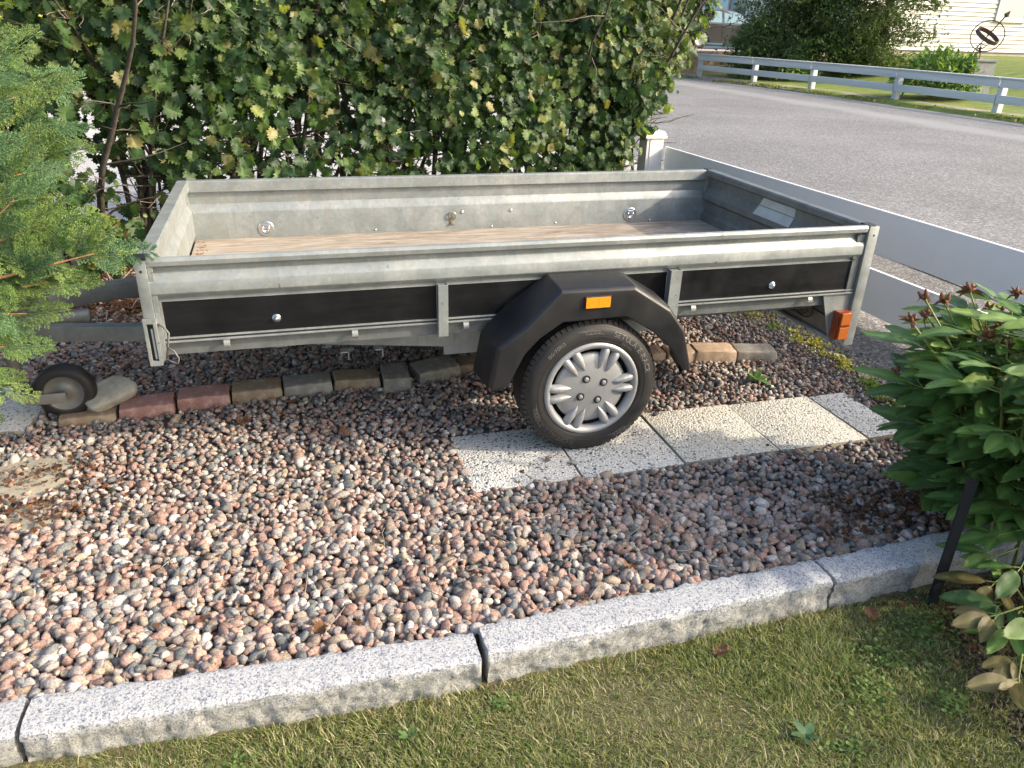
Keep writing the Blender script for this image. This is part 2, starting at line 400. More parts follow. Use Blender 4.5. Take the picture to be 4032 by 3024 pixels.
sheet('side_street', [(-60,4.2),(3.2,4.2),(3.2,16),(-60,16)], -.004, simple('sunlit_pale_street', (.36,.35,.35), .85, nscale=3, col2=(.46,.45,.44)))  # glare of sunlit asphalt put into a paler surface colour
def hterr(x, y):
    t = min(1, max(0, (x-14.3)/9.0)); return .06+.78*(t*t*(3-2*t))*1.0 + (.10*min(1, max(0, (y-24)/10)))
def far_lawn():
    V = []; F = []; xs = list(np.linspace(13.0, 26, 40))+[30, 40, 60, 120]; ys = list(np.linspace(-20, 60, 90))
    for x in xs:
        for y in ys: V.append((x, y, (hterr(x, y) if x > 13.3 else -.05)+.02*math.sin(x*2.1+y*1.3)*math.sin(y*.9)))
    m = len(ys)
    for i in range(len(xs)-1):
        for j in range(m-1): F.append((i*m+j, (i+1)*m+j, (i+1)*m+j+1, i*m+j+1))
    return MB().add(V, F)
far_lawn().obj('far_lawn', LAWNFAR, smooth=True, kind='structure')
sheet('garden_strip', [(-60,16),(3.2,16),(3.2,60),(-60,60)], .02, LAWNFAR)
def near_lawn():
    V = []; F = []; xs = np.linspace(-3.2, 3.2, 65); ys = np.linspace(-2.6, -.90, 20)
    for x in xs:
        for y in ys: V.append((x, y, -.072+.006*math.sin(x*5+y*3)+.005*math.sin(y*9+x*2)))
    m = len(ys)
    for i in range(len(xs)-1):
        for j in range(m-1): F.append((i*m+j, (i+1)*m+j, (i+1)*m+j+1, i*m+j+1))
    return MB().add(V, F)
near_lawn().obj('lawn', LAWNSOIL, smooth=True, kind='structure')

# ------------------------------------------------------------------ granite kerb
kerb = empty('granite_kerb', (0,-.88,-.07), label='row of pale grey rough-hewn granite kerb stones between the gravel and the lawn', cat='kerb')
def kerb_stone(x0, x1, n0, n1, f0, f1, seed, zt=.03):
    """near edge y n0->n1, far edge y f0->f1; rough split sides, even top"""
    L = x1-x0; nx = max(8, int(L/.0085))
    prof = [(0,-.13),(0,-.105)]+[(0,-.095+.0095*k) for k in range(13)]+[(.015,.0285),(.05,.0297),(.11,.030)]+[(q,.0305) for q in (.2,.3,.4,.5,.6,.7,.8,.89)]+[(.95,.0297),(.985,.0285),(1,.020),(1,.008),(1,-.01),(1,-.13)]
    V = []; F = []; m = len(prof); sv = Vector((seed*7.3, seed*3.1, seed*1.7))
    def fr(p, sc_, o): return mnoise.fractal(Vector(p)*sc_+sv+Vector((o,o,o)), 1.0, 2.1, 5)
    for i in range(nx+1):
        t = i/nx; x = x0+L*t; yn = n0+(n1-n0)*t; yf = f0+(f1-f0)*t
        for j, (q, z) in enumerate(prof):
            y = yn+(yf-yn)*q; P = Vector((x, y, z)); side = q == 0 or q == 1; sg = -1 if q < .5 else 1
            if side:
                k = min(1, max(.25, (.026-z)/.03))
                P.y += sg*(fr(P, 16, 0)*.011+fr(P, 60, 5)*.0075+fr(P, 150, 7)*.002)*k+sg*-.003*k
                P.z += fr(P, 50, 9)*.003
            else:
                P.z += fr(P, 12, 3)*.0016+fr(P, 90, 4)*.0010
                e_ = q < .06 or q > .94
                if e_: P.z -= abs(fr((x, seed, 0), 22, 2))*.008+abs(fr((x, seed, 3), 75, 2))*.004; P.y += sg*(fr((x, seed, 1), 25, 6)*.007+fr((x, seed, 1), 110, 6)*.003)
            if i in (0, nx): P.x += (1 if i == 0 else -1)*(.001+abs(fr(P, 30, 8))*.007)
            P.z += zt-.03; V.append(tuple(P))
    for i in range(nx):
        for j in range(m-1): F.append((i*m+j, (i+1)*m+j, (i+1)*m+j+1, i*m+j+1))
    F += [tuple(range(m)), tuple(nx*m+j for j in range(m))[::-1]]
    o = MB().add(V, F).obj('kerb_stone', GRANITE, kerb, smooth=True, angle=60)
    o.location = (0, .88, .07); return o
kerb_stone(-2.75, -1.703, -.895, -.907, -.785, -.795, 1, .028)
kerb_stone(-1.695, -.652, -.912, -.953, -.797, -.846, 2, .03)
kerb_stone(-.637, .412, -.943, -.914, -.834, -.811, 3, .036)
kerb_stone(.420, 1.47, -.914, -.880, -.808, -.765, 4, .032)
kerb_stone(1.478, 2.5, -.880, -.86, -.765, -.75, 5, .03)

# ------------------------------------------------------------------ paving slabs and edging bricks
path = empty('slab_path', (.3,.03,0), label='row of exposed-aggregate concrete slabs laid in the gravel under the trailer wheel', cat='paving')
def slab(x0, y0, x1, y1, z, parent, rz=0, mat=SLAB, off=None):
    mb = MB(); mb.box((x0, y0, -.045), (x1, y1, 0), .004)
    o = mb.obj('paving_slab', mat, parent, angle=30)
    cx, cy = (x0+x1)/2, (y0+y1)/2
    for v in o.data.vertices: v.co.x -= cx; v.co.y -= cy
    o.data.materials.append(SLABSIDE)
    for p in o.data.polygons:
        if abs(p.normal.z) < .5: p.material_index = 1
    pl = parent.location if parent else Vector((0,0,0))
    o.location = (cx-pl.x, cy-pl.y, z-pl.z); o.rotation_euler = (rnd.uniform(-.006,.006), rnd.uniform(-.006,.006), rz)
    return o
sx, sy, s_ = -.488, -.173, .404
for i in range(4):
    slab(sx+i*s_*1.01, sy, sx+i*s_*1.01+s_-.002, sy+s_, .004+(.005 if i == 2 else 0)+.005*i/3, path, R(-.3+.5*(i % 2)), SLAB if i < 2 else SLAB2)
slab(sx+4*s_*1.01+.004, sy+.01, sx+4*s_*1.01+.19, sy+.40, .008, path, R(1))
left_slab = slab(-2.40, .655, -2.03, 1.06, .012, None, R(-8)); left_slab.name = 'paving_slab_loose'; left_slab.name = 'paving_slab'
tag(left_slab, 'speckled exposed-aggregate slab beneath the small jockey wheel at the left edge', 'paving slab')
sunk = slab(-2.10, .16, -1.83, .44, -.004, None, R(-12), SLABSIDE); sunk.name = 'paving_slab'
tag(sunk, 'worn plain concrete slab half buried in the gravel at the left edge', 'paving slab')
sunk2 = slab(-1.98, -.05, -1.80, .13, -.006, None, R(-10), SLABSIDE); sunk2.name = 'paving_slab'
tag(sunk2, 'smaller buried concrete slab with leaf debris, nearer the lawn at the left edge', 'paving slab')

bricks = empty('brick_edging', (-.6,.72,0), label='uneven line of red, brown and grey edging blocks across the gravel under the trailer', cat='edging')
def brick(cx, cy, L, W, rz, mat, z=0, tilt=0):
    rg = random.Random(int((cx+5)*1000))
    mb = MB(); mb.box((-L/2,-W/2,-.06), (L/2,W/2,.045), .007)
    me = mb.mesh('brick', mat, angle=50)
    bm = bmesh.new(); bm.from_mesh(me); bmesh.ops.subdivide_edges(bm, edges=[e for e in bm.edges if e.calc_length() > .03], cuts=3, use_grid_fill=True)
    for v in bm.verts: v.co += Vector((rg.gauss(0,.0009), rg.gauss(0,.0009), rg.gauss(0,.0009)))
    for v in bm.verts:
        if v.co.z > .02: v.co.x *= 1-.03; 
    bm.to_mesh(me); bm.free()
    me.polygons.foreach_set('use_smooth', [True]*len(me.polygons)); me.set_sharp_from_angle(angle=R(50))
    return link('brick', me, bricks, (cx+.6, cy-.72, z), (tilt, rg.uniform(-.03,.03), rz))
B = [(-1.85,.715,.205,.115,.04,BR_TAN if 0 else BR_BROWN,-.012,0),(-1.635,.735,.205,.12,.05,BR_RED,0,.02),(-1.421,.765,.205,.12,.03,BR_RED,.006,0),(-1.21,.785,.205,.12,.03,BR_BROWN,.004,0),(-1.0,.80,.205,.12,.03,BR_GREY,.003,0),
     (-.79,.805,.20,.12,.0,BR_BROWN,.004,0),(-.618,.79,.12,.18,-.04,BR_GREY,.012,0),(-.43,.83,.205,.13,.22,BR_GREY,.01,.05),(-.225,.86,.19,.12,.0,BR_BROWN,.0,0),(-.02,.87,.2,.12,.03,BR_GREY,0,0),(.19,.86,.2,.12,.0,BR_BROWN,0,0),(.40,.84,.2,.12,-.04,BR_TAN,0,0),
     (.60,.80,.2,.12,-.05,BR_TAN,0,0),(.79,.775,.17,.115,-.08,BR_TAN,0,0),(.955,.745,.205,.12,-.2,BR_TAN,.008,0),(1.16,.70,.20,.12,-.24,BR_GREY,.004,0)]
for q in B: brick(*q)
def rock(name, c, size, rz, mat, seed, parent=None, sub=3, tilt=(0,0), flat=.5):
    rg = np.random.default_rng(seed); bm = bmesh.new(); bmesh.ops.create_icosphere(bm, subdivisions=sub, radius=1)
    ph = rg.uniform(0, 6.28, 9)
    for v in bm.verts:
        p = v.co.copy(); p = Vector([math.copysign(abs(a)**flat, a) for a in p]); n = sum(math.sin(p.dot(Vector((math.cos(ph[k])*f_, math.sin(ph[k])*f_, math.sin(ph[k+3])*f_)))+ph[k])*a_ for k, (f_, a_) in enumerate([(1.5,.08),(4,.03),(9,.018)]))
        v.co = Vector((p.x*size[0], p.y*size[1], p.z*size[2]))*(1+n)
    me = bpy.data.meshes.new(name); bm.to_mesh(me); bm.free(); me.materials.append(mat)
    me.polygons.foreach_set('use_smooth', [True]*len(me.polygons))
    return link(name, me, parent, c, (tilt[0], tilt[1], rz))
tag(rock('wedge_stone', (-1.785,.775,.072), (.105,.068,.030), R(40), ROCK, 5, tilt=(.30,-.12), flat=.42), 'grey fieldstone wedged against the small jockey wheel on top of the edging blocks', 'stone')

# ------------------------------------------------------------------ gravel (uncountable pebbles, one mesh)
def ico(sub):
    bm = bmesh.new(); bmesh.ops.create_icosphere(bm, subdivisions=sub, radius=1)
    V = np.array([v.co[:] for v in bm.verts]); F = np.array([[v.index for v in f.verts] for f in bm.faces]); bm.free(); return V, F
def pebble_base(sub, seed):
    rg = np.random.default_rng(seed); V, F = ico(sub); V = V.copy()
    for _ in range(rg.integers(5, 11)):           # flatten with random cutting planes -> facets
        n = rg.normal(size=3); n /= np.linalg.norm(n); d = rg.uniform(.55, .88); h = V@n; k = h > d
        V[k] -= np.outer((h[k]-d)*.95, n)
    V *= 1+.05*np.sin(V@rg.normal(size=3)*2.5+rg.uniform(0,6))[:,None]
    return V, F
def in_view(P, mx=40, my=40):
    d = P-np.array(CP); z = d@np.array(_f); u = 512+765.5*(d@np.array(_r))/z; v = 384-765.5*(d@np.array(_u))/z
    return (z > .1) & (u > -mx) & (u < 1024+mx) & (v > -my) & (v < 768+my)
PAL = np.array([(.29,.205,.175),(.26,.17,.145),(.32,.235,.20),(.22,.15,.13),(.24,.215,.20),(.19,.195,.195),(.135,.15,.155),(.27,.25,.235),(.36,.335,.31),(.23,.185,.16),(.40,.385,.365),(.17,.145,.125),(.30,.20,.165),(.11,.125,.13),(.29,.245,.19),(.25,.225,.22)])
def gravel():
    sp = .0245; xs = np.arange(-3.4, 1.75, sp); ys = np.arange(-.83, 2.9, sp*.87); X, Y = np.meshgrid(xs, ys)
    X[1::2] += sp/2; P = np.c_[X.ravel(), Y.ravel()]; P += nr.normal(0, sp*.22, P.shape)
    ex = np.interp(P[:,1], [-.8,-.5,-.2,.1,.44,.8,1.35,2.6], [1.34,1.36,1.40,1.47,1.53,1.53,1.55,1.57])
    keep = (P[:,0] < ex+nr.normal(0,.03,len(P))) & in_view(np.c_[P, np.zeros(len(P))])
    k = (P[:,0] > -.484) & (P[:,0] < 1.315) & (P[:,1] > -.172) & (P[:,1] < .245); keep &= ~k
    keep &= ~((P[:,0] > -2.4) & (P[:,0] < -2.03) & (P[:,1] > .65) & (P[:,1] < 1.05))
    for q in B:
        dx, dy = P[:,0]-q[0], P[:,1]-q[1]; c_, s2 = math.cos(q[4]), math.sin(q[4]); a, b = dx*c_+dy*s2, -dx*s2+dy*c_
        keep &= ~((abs(a) < q[2]/2+.004) & (abs(b) < q[3]/2+.004))
    # kerb line
    ke = np.interp(P[:,0], [-2.7,-1.7,-1.0,-.64,.42,1.4], [-.785,-.795,-.842,-.846,-.811,-.765]); keep &= P[:,1] > ke+.008
    # the worn buried slab stays partly clear
    kk = (P[:,0] > -2.12) & (P[:,0] < -1.84) & (P[:,1] > .16) & (P[:,1] < .42) & (nr.random(len(P)) < .86); keep &= ~kk
    kk = (P[:,0] > -1.98) & (P[:,0] < -1.81) & (P[:,1] > -.04) & (P[:,1] < .12) & (nr.random(len(P)) < .7); keep &= ~kk
    P = P[keep]; n = len(P)
    size = np.clip(nr.lognormal(math.log(.0142), .25, n), .008, .027)
    grow = np.interp(P[:,1], [-.8,-.3,.5], [1.12,1.0,.93])*np.interp(P[:,0], [-2,-.5], [1.06,1.0]); size *= grow
    nearedge = np.clip((np.interp(P[:,1], [-.8,-.2,.44,2.6], [1.34,1.40,1.53,1.57])-P[:,0])/.28, 0, 1)
    size *= .45+.55*nearedge**.5
    S = np.c_[size*nr.uniform(.95,1.45,n), size*nr.uniform(.8,1.1,n), size*nr.uniform(.55,.85,n)]
    pos = np.c_[P, -.008+nr.uniform(0,.013,n)+.004*np.sin(P[:,0]*7)*np.sin(P[:,1]*6)]
    # extra stones lying on top
    ne = int(n*.24); ix = nr.choice(n, ne, replace=False); p2 = pos[ix].copy(); p2[:,:2] += nr.normal(0,.008,(ne,2)); p2[:,2] += .011
    pos = np.r_[pos, p2]; S = np.r_[S, S[ix]*nr.uniform(.6,.95,(ne,1))]
    edge_ok = ~((pos[:,0] > -.482) & (pos[:,0] < 1.32) & (pos[:,1] > -.172) & (pos[:,1] < .24)) & (pos[:,1] > np.interp(pos[:,0], [-2.7,-1.7,-1.0,-.64,.42,1.4], [-.785,-.795,-.842,-.846,-.811,-.765])+.006)
    pos, S = pos[edge_ok], S[edge_ok]; n = len(pos)
    eul = np.c_[nr.normal(0,.45,n), nr.normal(0,.45,n), nr.uniform(0,6.28,n)]
    T = PAL[nr.integers(0, len(PAL), n)]*np.array([1.12,1.07,1.03])*nr.uniform(.78,1.25,(n,1))
    pal_rust = (nr.random(n) < .35*np.clip((P[0,0]*0+(pos[:,1] > .35)*1.0), 0, 1)) & (abs(pos[:,1]-.5) < .4)
    T = np.clip(T, .03, .6)
    d = np.linalg.norm(pos-np.array(CP), axis=1); near = (d < 2.85)
    K = 14
    m = rot_mats(eul); wh = nr.integers(0, K, n)
    bl = [pebble_base(2, 100+i) for i in range(K)]; bs = [pebble_base(1, 100+i) for i in range(K)]
    # one mesh with both resolutions
    Vs, Fs, Ts = [], [], []; off = 0
    for bases, sel in ((bl, near), (bs, ~near)):
        for b in range(K):
            ix = np.where(sel & (wh == b))[0]
            if not len(ix): continue
            V0, F0 = bases[b]; Q = np.einsum('nij,nkj->nki', m[ix], V0[None]*S[ix][:,None,:])+pos[ix][:,None,:]
            Vs.append(Q.reshape(-1,3)); Fs.append((F0[None]+(np.arange(len(ix))*len(V0))[:,None,None]+off).reshape(-1,3)); off += len(V0)*len(ix)
            Ts.append(np.repeat(T[ix], len(V0), axis=0))
    me = np_mesh('gravel', np.concatenate(Vs), np.concatenate(Fs), np.concatenate(Ts), PEBBLE, True)
    print('pebbles', n, 'near', near.sum(), 'tris', len(me.polygons))
    return link('gravel', me, kind='stuff', label='mixed pink and grey round pebbles covering the bed under the trailer', cat='gravel')
gravel()
def fine_gravel():
    # crushed fine stones along the driveway edge
    n = 5200; y = nr.uniform(-.75, 2.4, n); e = np.interp(y, [-.8,-.2,.44,2.6], [1.34,1.40,1.53,1.57]); x = e+nr.normal(-.02,.11,n)
    P = np.c_[x, y, nr.uniform(-.008,.002,n)]; P = P[in_view(P) & ~((P[:,0] < 1.345) & (P[:,1] > -.2) & (P[:,1] < .26))]; n = len(P)
    s = nr.uniform(.003,.008,n); T = PAL[nr.integers(0, len(PAL), n)]*nr.uniform(.5,1.0,(n,1))
    scatter('fine_gravel', [pebble_base(1, 300+i) for i in range(4)], nr.integers(0,4,n), P, rot_mats(nr.uniform(0,6.28,(n,3))), np.c_[s*1.3,s,s*.8], T, PEBBLE, False, kind='stuff', label='fine crushed stones along the edge of the driveway', cat='gravel')
fine_gravel()

# ------------------------------------------------------------------ the trailer
T = empty('box_trailer', (0,0,0), (0,0,0), label='galvanised open box trailer with black plywood skirts and one silver hubcap wheel in view', cat='trailer')
XL, XR, YN, YF = -1.486, 1.256, .165, 1.526
# near side panel: cross-section in (y, z)
near_prof = [(.174,.789),(.166,.786),(.162,.776),(.164,.762),(.172,.756),(.186,.752),(.187,.738),(.184,.734),(.167,.711),(.165,.706),(.165,.672),(.168,.666),(.183,.650),(.184,.643),(.190,.643),(.196,.66),(.190,.70),(.200,.745),(.196,.778),(.188,.785)]
MB().prism(near_prof, 'x', XL+.034, XR-.050).obj('side_panel', GALV, T, angle=25)
far_prof = [(1.510,.781),(1.478,.781),(1.472,.776),(1.471,.732),(1.476,.727),(1.492,.724),(1.494,.672),(1.491,.668),(1.474,.638),(1.473,.632),(1.473,.485),(1.512,.485),(1.516,.56),(1.516,.77)]
MB().prism(far_prof, 'x', XL+.034, XR-.034).obj('side_panel', GALV, T, angle=25)
front_prof = [(XL+.002,.785),(XL+.044,.785),(XL+.048,.780),(XL+.048,.742),(XL+.030,.734),(XL+.028,.675),(XL+.046,.64),(XL+.046,.53),(XL+.030,.52),(XL+.030,.485),(XL+.002,.485)]
MB().prism(front_prof, 'y', .205, 1.472).obj('front_panel', GALV, T, angle=25)
tail_prof = [(XR-.002,.784),(XR-.040,.784),(XR-.048,.778),(XR-.048,.755),(XR-.040,.748),(XR-.026,.745),(XR-.026,.700),(XR-.050,.655),(XR-.050,.630),(XR-.028,.612),(XR-.028,.560),(XR-.046,.545),(XR-.046,.492),(XR-.002,.492)]
tg = MB().prism(tail_prof, 'y', .205, 1.472).obj('tailgate', GALV_SHADE, T, angle=25)
MB().add([(XR-.0275,.93,.742),(XR-.0275,.67,.742),(XR-.0275,.67,.703),(XR-.0275,.96,.703)], [[0,1,2,3]]).add([(XR-.0285,.96,.7),(XR-.0285,.67,.7),(XR-.0505,.67,.658),(XR-.0505,.97,.658)], [[0,1,2,3]]).obj('sticker', STICKER, tg)
# floor
MB().box((XL+.045,.20,.494), (XR-.045,1.475,.508), .001).obj('floor', FLOORPLY, T)
MB().box((XL+.05,.190,.455), (XR-.09,.199,.500)).obj('frame_rail', GALV_SHADE, T)
MB().box((XL+.045,.20,.488), (XR-.045,1.475,.4935)).obj('floor_underside', BLACKPLY, T)
# corner posts
def post(x0, x1, y0, y1, z0, z1, cap=True, mat=GALV, nm='corner_post'):
    o = MB().box((x0,y0,z0), (x1,y1,z1), .003).obj(nm, mat, T, angle=40)
    if cap: MB().box((x0-.002,y0-.002,z1-.002), (x1+.003,y1+.002,z1+.009), .002).obj('post_cap', BLACKP, o)
    return o
pnl = post(XL, XL+.034, .160, .205, .594, .785)
pnr = post(XR-.046, XR, .160, .200, .273, .784, False)
MB().box((XR-.050,.165,.784), (XR-.012,.215,.790), .002).obj('post_cap', BLACKP, pnr)
post(XL, XL+.036, 1.472, 1.515, .45, .776)
post(XR-.036, XR, 1.472, 1.515, .28, .776)
# inner flange beside the right post and black bolt holes
MB().box((XR-.085,.172,.50), (XR-.047,.184,.750), .001).obj('post_flange', GALV_SHADE, T)
MB().box((XL+.0345,.168,.445), (XL+.050,.176,.785), .0015).obj('post_flange', GALV, T)
holes = MB()
for (x, z) in ((XL+.017,.748),(XR-.020,.748),(XR-.078,.748),(XR-.078,.648)):
    holes.lathe([(0,-.0005),(.0045,-.0005),(.0045,.001)], 12, 'y', (x, .1598 if x != XR-.078 else .1715, z))
holes.obj('bolt_hole', BLACKP, T)
# black plywood skirts and lower rail
for (x0, x1, nm) in ((XL+.058, -.542, 'skirt_panel'), (-.506, .345, 'skirt_panel'), (.392, XR-.086, 'skirt_panel')):
    MB().box((x0,.178,.516), (x1,.1835,.6425), .001).obj(nm, BLACKPLY, T)
MB().box((XL+.05,.170,.5165), (XR-.05,.180,.5215), .001).obj('lower_rail', GALV, T)
MB().box((XL+.05,.168,.5035), (XR-.05,.180,.5095), .001).obj('lower_rail', GALV, T)
MB().box((XL+.05,.174,.5095), (XR-.05,.180,.5165)).obj('rail_groove', BLACKP, T)  # black strip standing in for the dark groove between the two rails
MB().box((XL+.05,.176,.6425), (XR-.086,.183,.6445)).obj('panel_edge', GALV, T)
# light strip of steel at the front end of the skirt
MB().box((XL+.051,.176,.51), (XL+.0575,.1845,.643)).obj('end_strip', GALV, T)
# stakes
def stake(x0, x1, z0, z1):
    c = MB()
    c.box((x0,.146,z0), (x1,.149,z1), .001); c.box((x0,.149,z0), (x0+.003,.178,z1), .0005); c.box((x1-.003,.149,z0), (x1,.178,z1), .0005)
    c.box((x0+.003,.149,z1-.006), (x1-.003,.178,z1-.003))
    c.obj('side_stake', GALV, T)
stake(-.542,-.507,.462,.652); stake(.345,.391,.455,.655)
# dome bolts on the skirts
for x, z in ((-1.085,.562),(.815,.561)):
    MB().lathe([(0,-.011),(.004,-.010),(.008,-.006),(.009,-.001),(.0145,0),(.015,.003)], 20, 'y', (x,.175,z)).obj('bolt', CHROME, T, smooth=True)
# rope hooks below the rail
hk = None
def hook_mesh():
    mb = MB(); pts = []
    for k in range(9):
        a = -math.pi/2+math.pi*k/8*1.15
        pts.append((-.017*math.cos(a)*.9, .017*math.sin(a)))
    wv = []; n = len(pts)
    for (y, z) in pts: wv += [(-.010, y-.0, z), (.010, y, z)]
    for (y, z) in pts: wv += [(-.010, y*.86, z*.86), (.010, y*.86, z*.86)]
    f = []
    for i in range(n-1):
        a = 2*i; b = 2*n+2*i
        f += [[a,a+1,a+3,a+2],[b,b+2,b+3,b+1],[a,a+2,b+2,b],[a+1,b+1,b+3,a+3]]
    f += [[0,2*n,2*n+1,1],[2*n-2,2*n-1,4*n-1,4*n-2]]
    return mb.add(wv, f).mesh('rope_hook', GALV)
hm = hook_mesh()
for x in (-1.249,-.831,-.438,.47,1.0): link('rope_hook', hm, T, (x,.178,.488))
# small brackets under the beam
for x in (-.86,-.735):
    MB().box((x-.016,.30,.365), (x+.012,.34,.369)).box((x+.010,.30,.338), (x+.013,.335,.369)).obj('bracket', GALV, T)
# front marker bracket with slot, on the near front post
br = MB(); bx0, bx1 = XL-.003, XL+.036
br.box((bx0,.148,.436), (bx0+.010,.158,.596), .001); br.box((bx1-.010,.148,.436), (bx1,.158,.596), .001)
br.box((bx0+.010,.148,.580), (bx1-.010,.158,.596)); br.box((bx0+.010,.148,.436), (bx1-.010,.158,.452))
br.box((bx1-.004,.158,.436), (bx1,.215,.596), .001); br.box((bx0,.158,.436), (bx0+.003,.205,.596), .001)
bro = br.obj('marker_bracket', GALV, T)
MB().box((bx0+.004,.166,.45), (bx1-.005,.185,.585)).obj('marker_housing', BLACKP, bro)
MB().box((bx0+.018,.158,.455), (bx0+.025,.166,.560), .002).obj('marker_lens', STICKER, bro)
# cables
MB().tube([(-1.448,.165,.573),(-1.43,.155,.565),(-1.418,.150,.545),(-1.425,.150,.51),(-1.432,.152,.48),(-1.437,.155,.457)], .0035, 6).obj('cable', CABLE, T, smooth=True)
MB().tube([(-1.432,.152,.50),(-1.41,.14,.487),(-1.398,.135,.463),(-1.402,.135,.445),(-1.42,.140,.449),(-1.438,.15,.458)], .0028, 6).obj('cable', CABLE, T, smooth=True)
# rear light board plate, lamp
MB().prism([(1.069,.5025),(1.209,.5025),(1.209,.306),(1.139,.300)], 'y', .176, .180).obj('light_plate', GALV, T)
lamp = MB().box((1.137,.140,.312), (1.200,.176,.434), .004).obj('tail_lamp', RED, T, angle=40)
MB().box((1.148,.130,.378), (1.194,.140,.430), .002).obj('lens', ORANGE, lamp)
MB().box((1.148,.130,.316), (1.194,.140,.368), .002).obj('lens', ORANGE, lamp)
MB().box((1.146,.134,.369), (1.196,.140,.377), .001).obj('lens_divider', RED, lamp)
MB().box((1.150,.182,.305), (1.156,1.50,.50), .001).obj('rear_light_board', GALV_SHADE, T)
MB().tube([(1.150,.17,.302),(1.150,1.50,.302)], .012, 8).obj('rear_tube', GALV_SHADE, T, smooth=True)
cb = MB()
for k in range(5):
    y0 = .36+.03*k; pts = [(1.13-.01*math.sin(a*1.3+k), y0+.10*math.sin(a)*(.6+.1*k), .395+.055*math.cos(a*(1+.06*k))) for a in np.linspace(0, 5.2, 16)]
    cb.tube(pts, .0035, 5)
cb.tube([(1.14,.42,.49),(1.135,.43,.45),(1.13,.40,.42),(1.13,.30,.40),(1.15,.19,.385)], .004, 5)
cb.obj('light_cable', BLACKP, T, smooth=True)
# far side rear plate
MB().prism([(1.069,.5025),(1.209,.5025),(1.209,.306),(1.139,.300)], 'y', 1.50, 1.504).obj('light_plate', GALV_SHADE, T)
# chassis
MB().beam((-1.46,.46,.437), (-.45,.33,.385), .05, .065).obj('chassis_beam', GALV, T); MB().beam((-1.46,1.25,.425), (-.45,1.38,.385), .05, .065).obj('chassis_beam', GALV, T)
MB().prism([(-.492,.47),(.40,.47),(.40,.35),(-.10,.316),(-.489,.316)], 'y', .322, .330).obj('axle_plate', GALV, T)
MB().prism([(-.492,.47),(.40,.47),(.40,.35),(-.10,.316),(-.489,.316)], 'y', 1.37, 1.378).obj('axle_plate', GALV_SHADE, T)
MB().beam((.40,.33,.43), (1.15,.33,.43), .05, .06).obj('chassis_beam', GALV_SHADE, T); MB().beam((.40,1.375,.43), (1.15,1.375,.43), .05, .06).obj('chassis_beam', GALV_SHADE, T)
for x in (-1.1,-.2,.7): MB().box((x,.205,.445), (x+.04,1.47,.4735)).obj('cross_member', GALV_SHADE, T)
MB().tube([(0,.17,.262),(0,1.53,.262)], .030, 14).obj('axle', GALV_SHADE, T, smooth=True)
# drawbar
STEELB = galvanised('blue_grey_galvanised_steel', .80)
db = MB(); db.beam((-1.462,.46,.437), (-2.18,.80,.357), .05, .058, .006); db.obj('drawbar', STEELB, T, angle=40)
db = MB(); db.beam((-1.45,1.22,.405), (-2.18,.94,.40), .06, .075, .008); db.obj('drawbar', STEELB, T, angle=40)
MB().tube([(-1.84,1.02,.322),(-1.85,1.018,.322),(-2.35,.90,.33)], [.030,.036,.036], 16).obj('drawbar_sleeve', STEELB, T, smooth=True)
MB().box((-2.7,.82,.33), (-2.18,.92,.43), .012).obj('coupling', STEELB, T, angle=40)
MB().box((-1.475,1.12,.36), (-1.455,1.30,.50), .003).obj('mount_plate', GALV, T)
MB().lathe([(0,-.012),(.012,-.010),(.014,0)], 6, 'y', (-1.50,1.178,.405)).obj('bolt', GALV, T)
# jockey wheel
jw = MB().box((-2.035,.66,.10), (-1.90,.668,.142), .004).obj('jockey_wheel', RIMG, T, angle=40)
MB().box((-2.035,.80,.10), (-1.92,.806,.142), .004).box((-2.041,.66,.10), (-2.035,.806,.15), .002).obj('fork', RIMG, jw)
MB().tube([(-2.07,.735,.13),(-2.07,.735,.55)], .024, 14).obj('jockey_tube', RIMG, jw, smooth=True)
MB().lathe([(.070,-.034),(.078,-.036),(.092,-.034),(.104,-.026),(.109,-.012),(.110,0),(.109,.012),(.104,.026),(.092,.034),(.078,.036),(.070,.034)], 56, 'y', (-1.916,.735,.122), close=True).obj('tyre', RUBBER, jw, smooth=True)
MB().lathe([(0,-.018),(.022,-.018),(.026,-.014),(.045,-.012),(.060,-.020),(.068,-.032),(.0735,-.035),(.074,-.028),(.062,0),(.0,.0)], 48, 'y', (-1.916,.735,.122)).obj('rim', RIMG, jw, smooth=True)
MB().lathe([(.006,-.036),(.013,-.036),(.013,.0),(.006,0)], 16, 'y', (-1.916,.697,.122), close=True).obj('hub', CHROME, jw, smooth=True)

# lashing rings and screws on the far panel
def lashing_disc(x, z):
    o = MB().lathe([(.020,-.002),(.030,-.004),(.036,-.003),(.037,0)], 32, 'y', (x,1.4725,z)).lathe([(0,.0),(.019,-.0005),(.020,-.002)], 24, 'y', (x,1.4725,z)).obj('lashing_plate', CHROME, T, smooth=True)
    pts = [(x-.013,1.466,z+.014)]+[(x+.014*math.cos(a),1.466,z-.004+.014*math.sin(a)) for a in np.linspace(math.pi, 2*math.pi, 9)]+[(x+.013,1.466,z+.014)]
    MB().tube(pts, .0032, 8).obj('ring', CHROME, o, smooth=True)
    MB().box((x-.015,1.463,z+.012), (x+.015,1.470,z+.022), .002).obj('clip', CHROME, o)
lashing_disc(-1.12,.552); lashing_disc(.778,.555)
o = MB().box((-.222,1.4685,.535), (-.200,1.4725,.565), .003).lathe([(0,-.008),(.007,-.007),(.008,0)], 12, 'y', (-.211,1.4685,.545)).obj('ring_bracket', BRASS, T)
MB().tube([(-.228,1.466,.567)]+[(-.211+.018*math.cos(a),1.464,.585+.016*math.sin(a)) for a in np.linspace(math.pi, 0, 9)]+[(-.194,1.466,.567),(-.228,1.466,.567)], .0032, 8).obj('ring', BRASS, o, smooth=True)
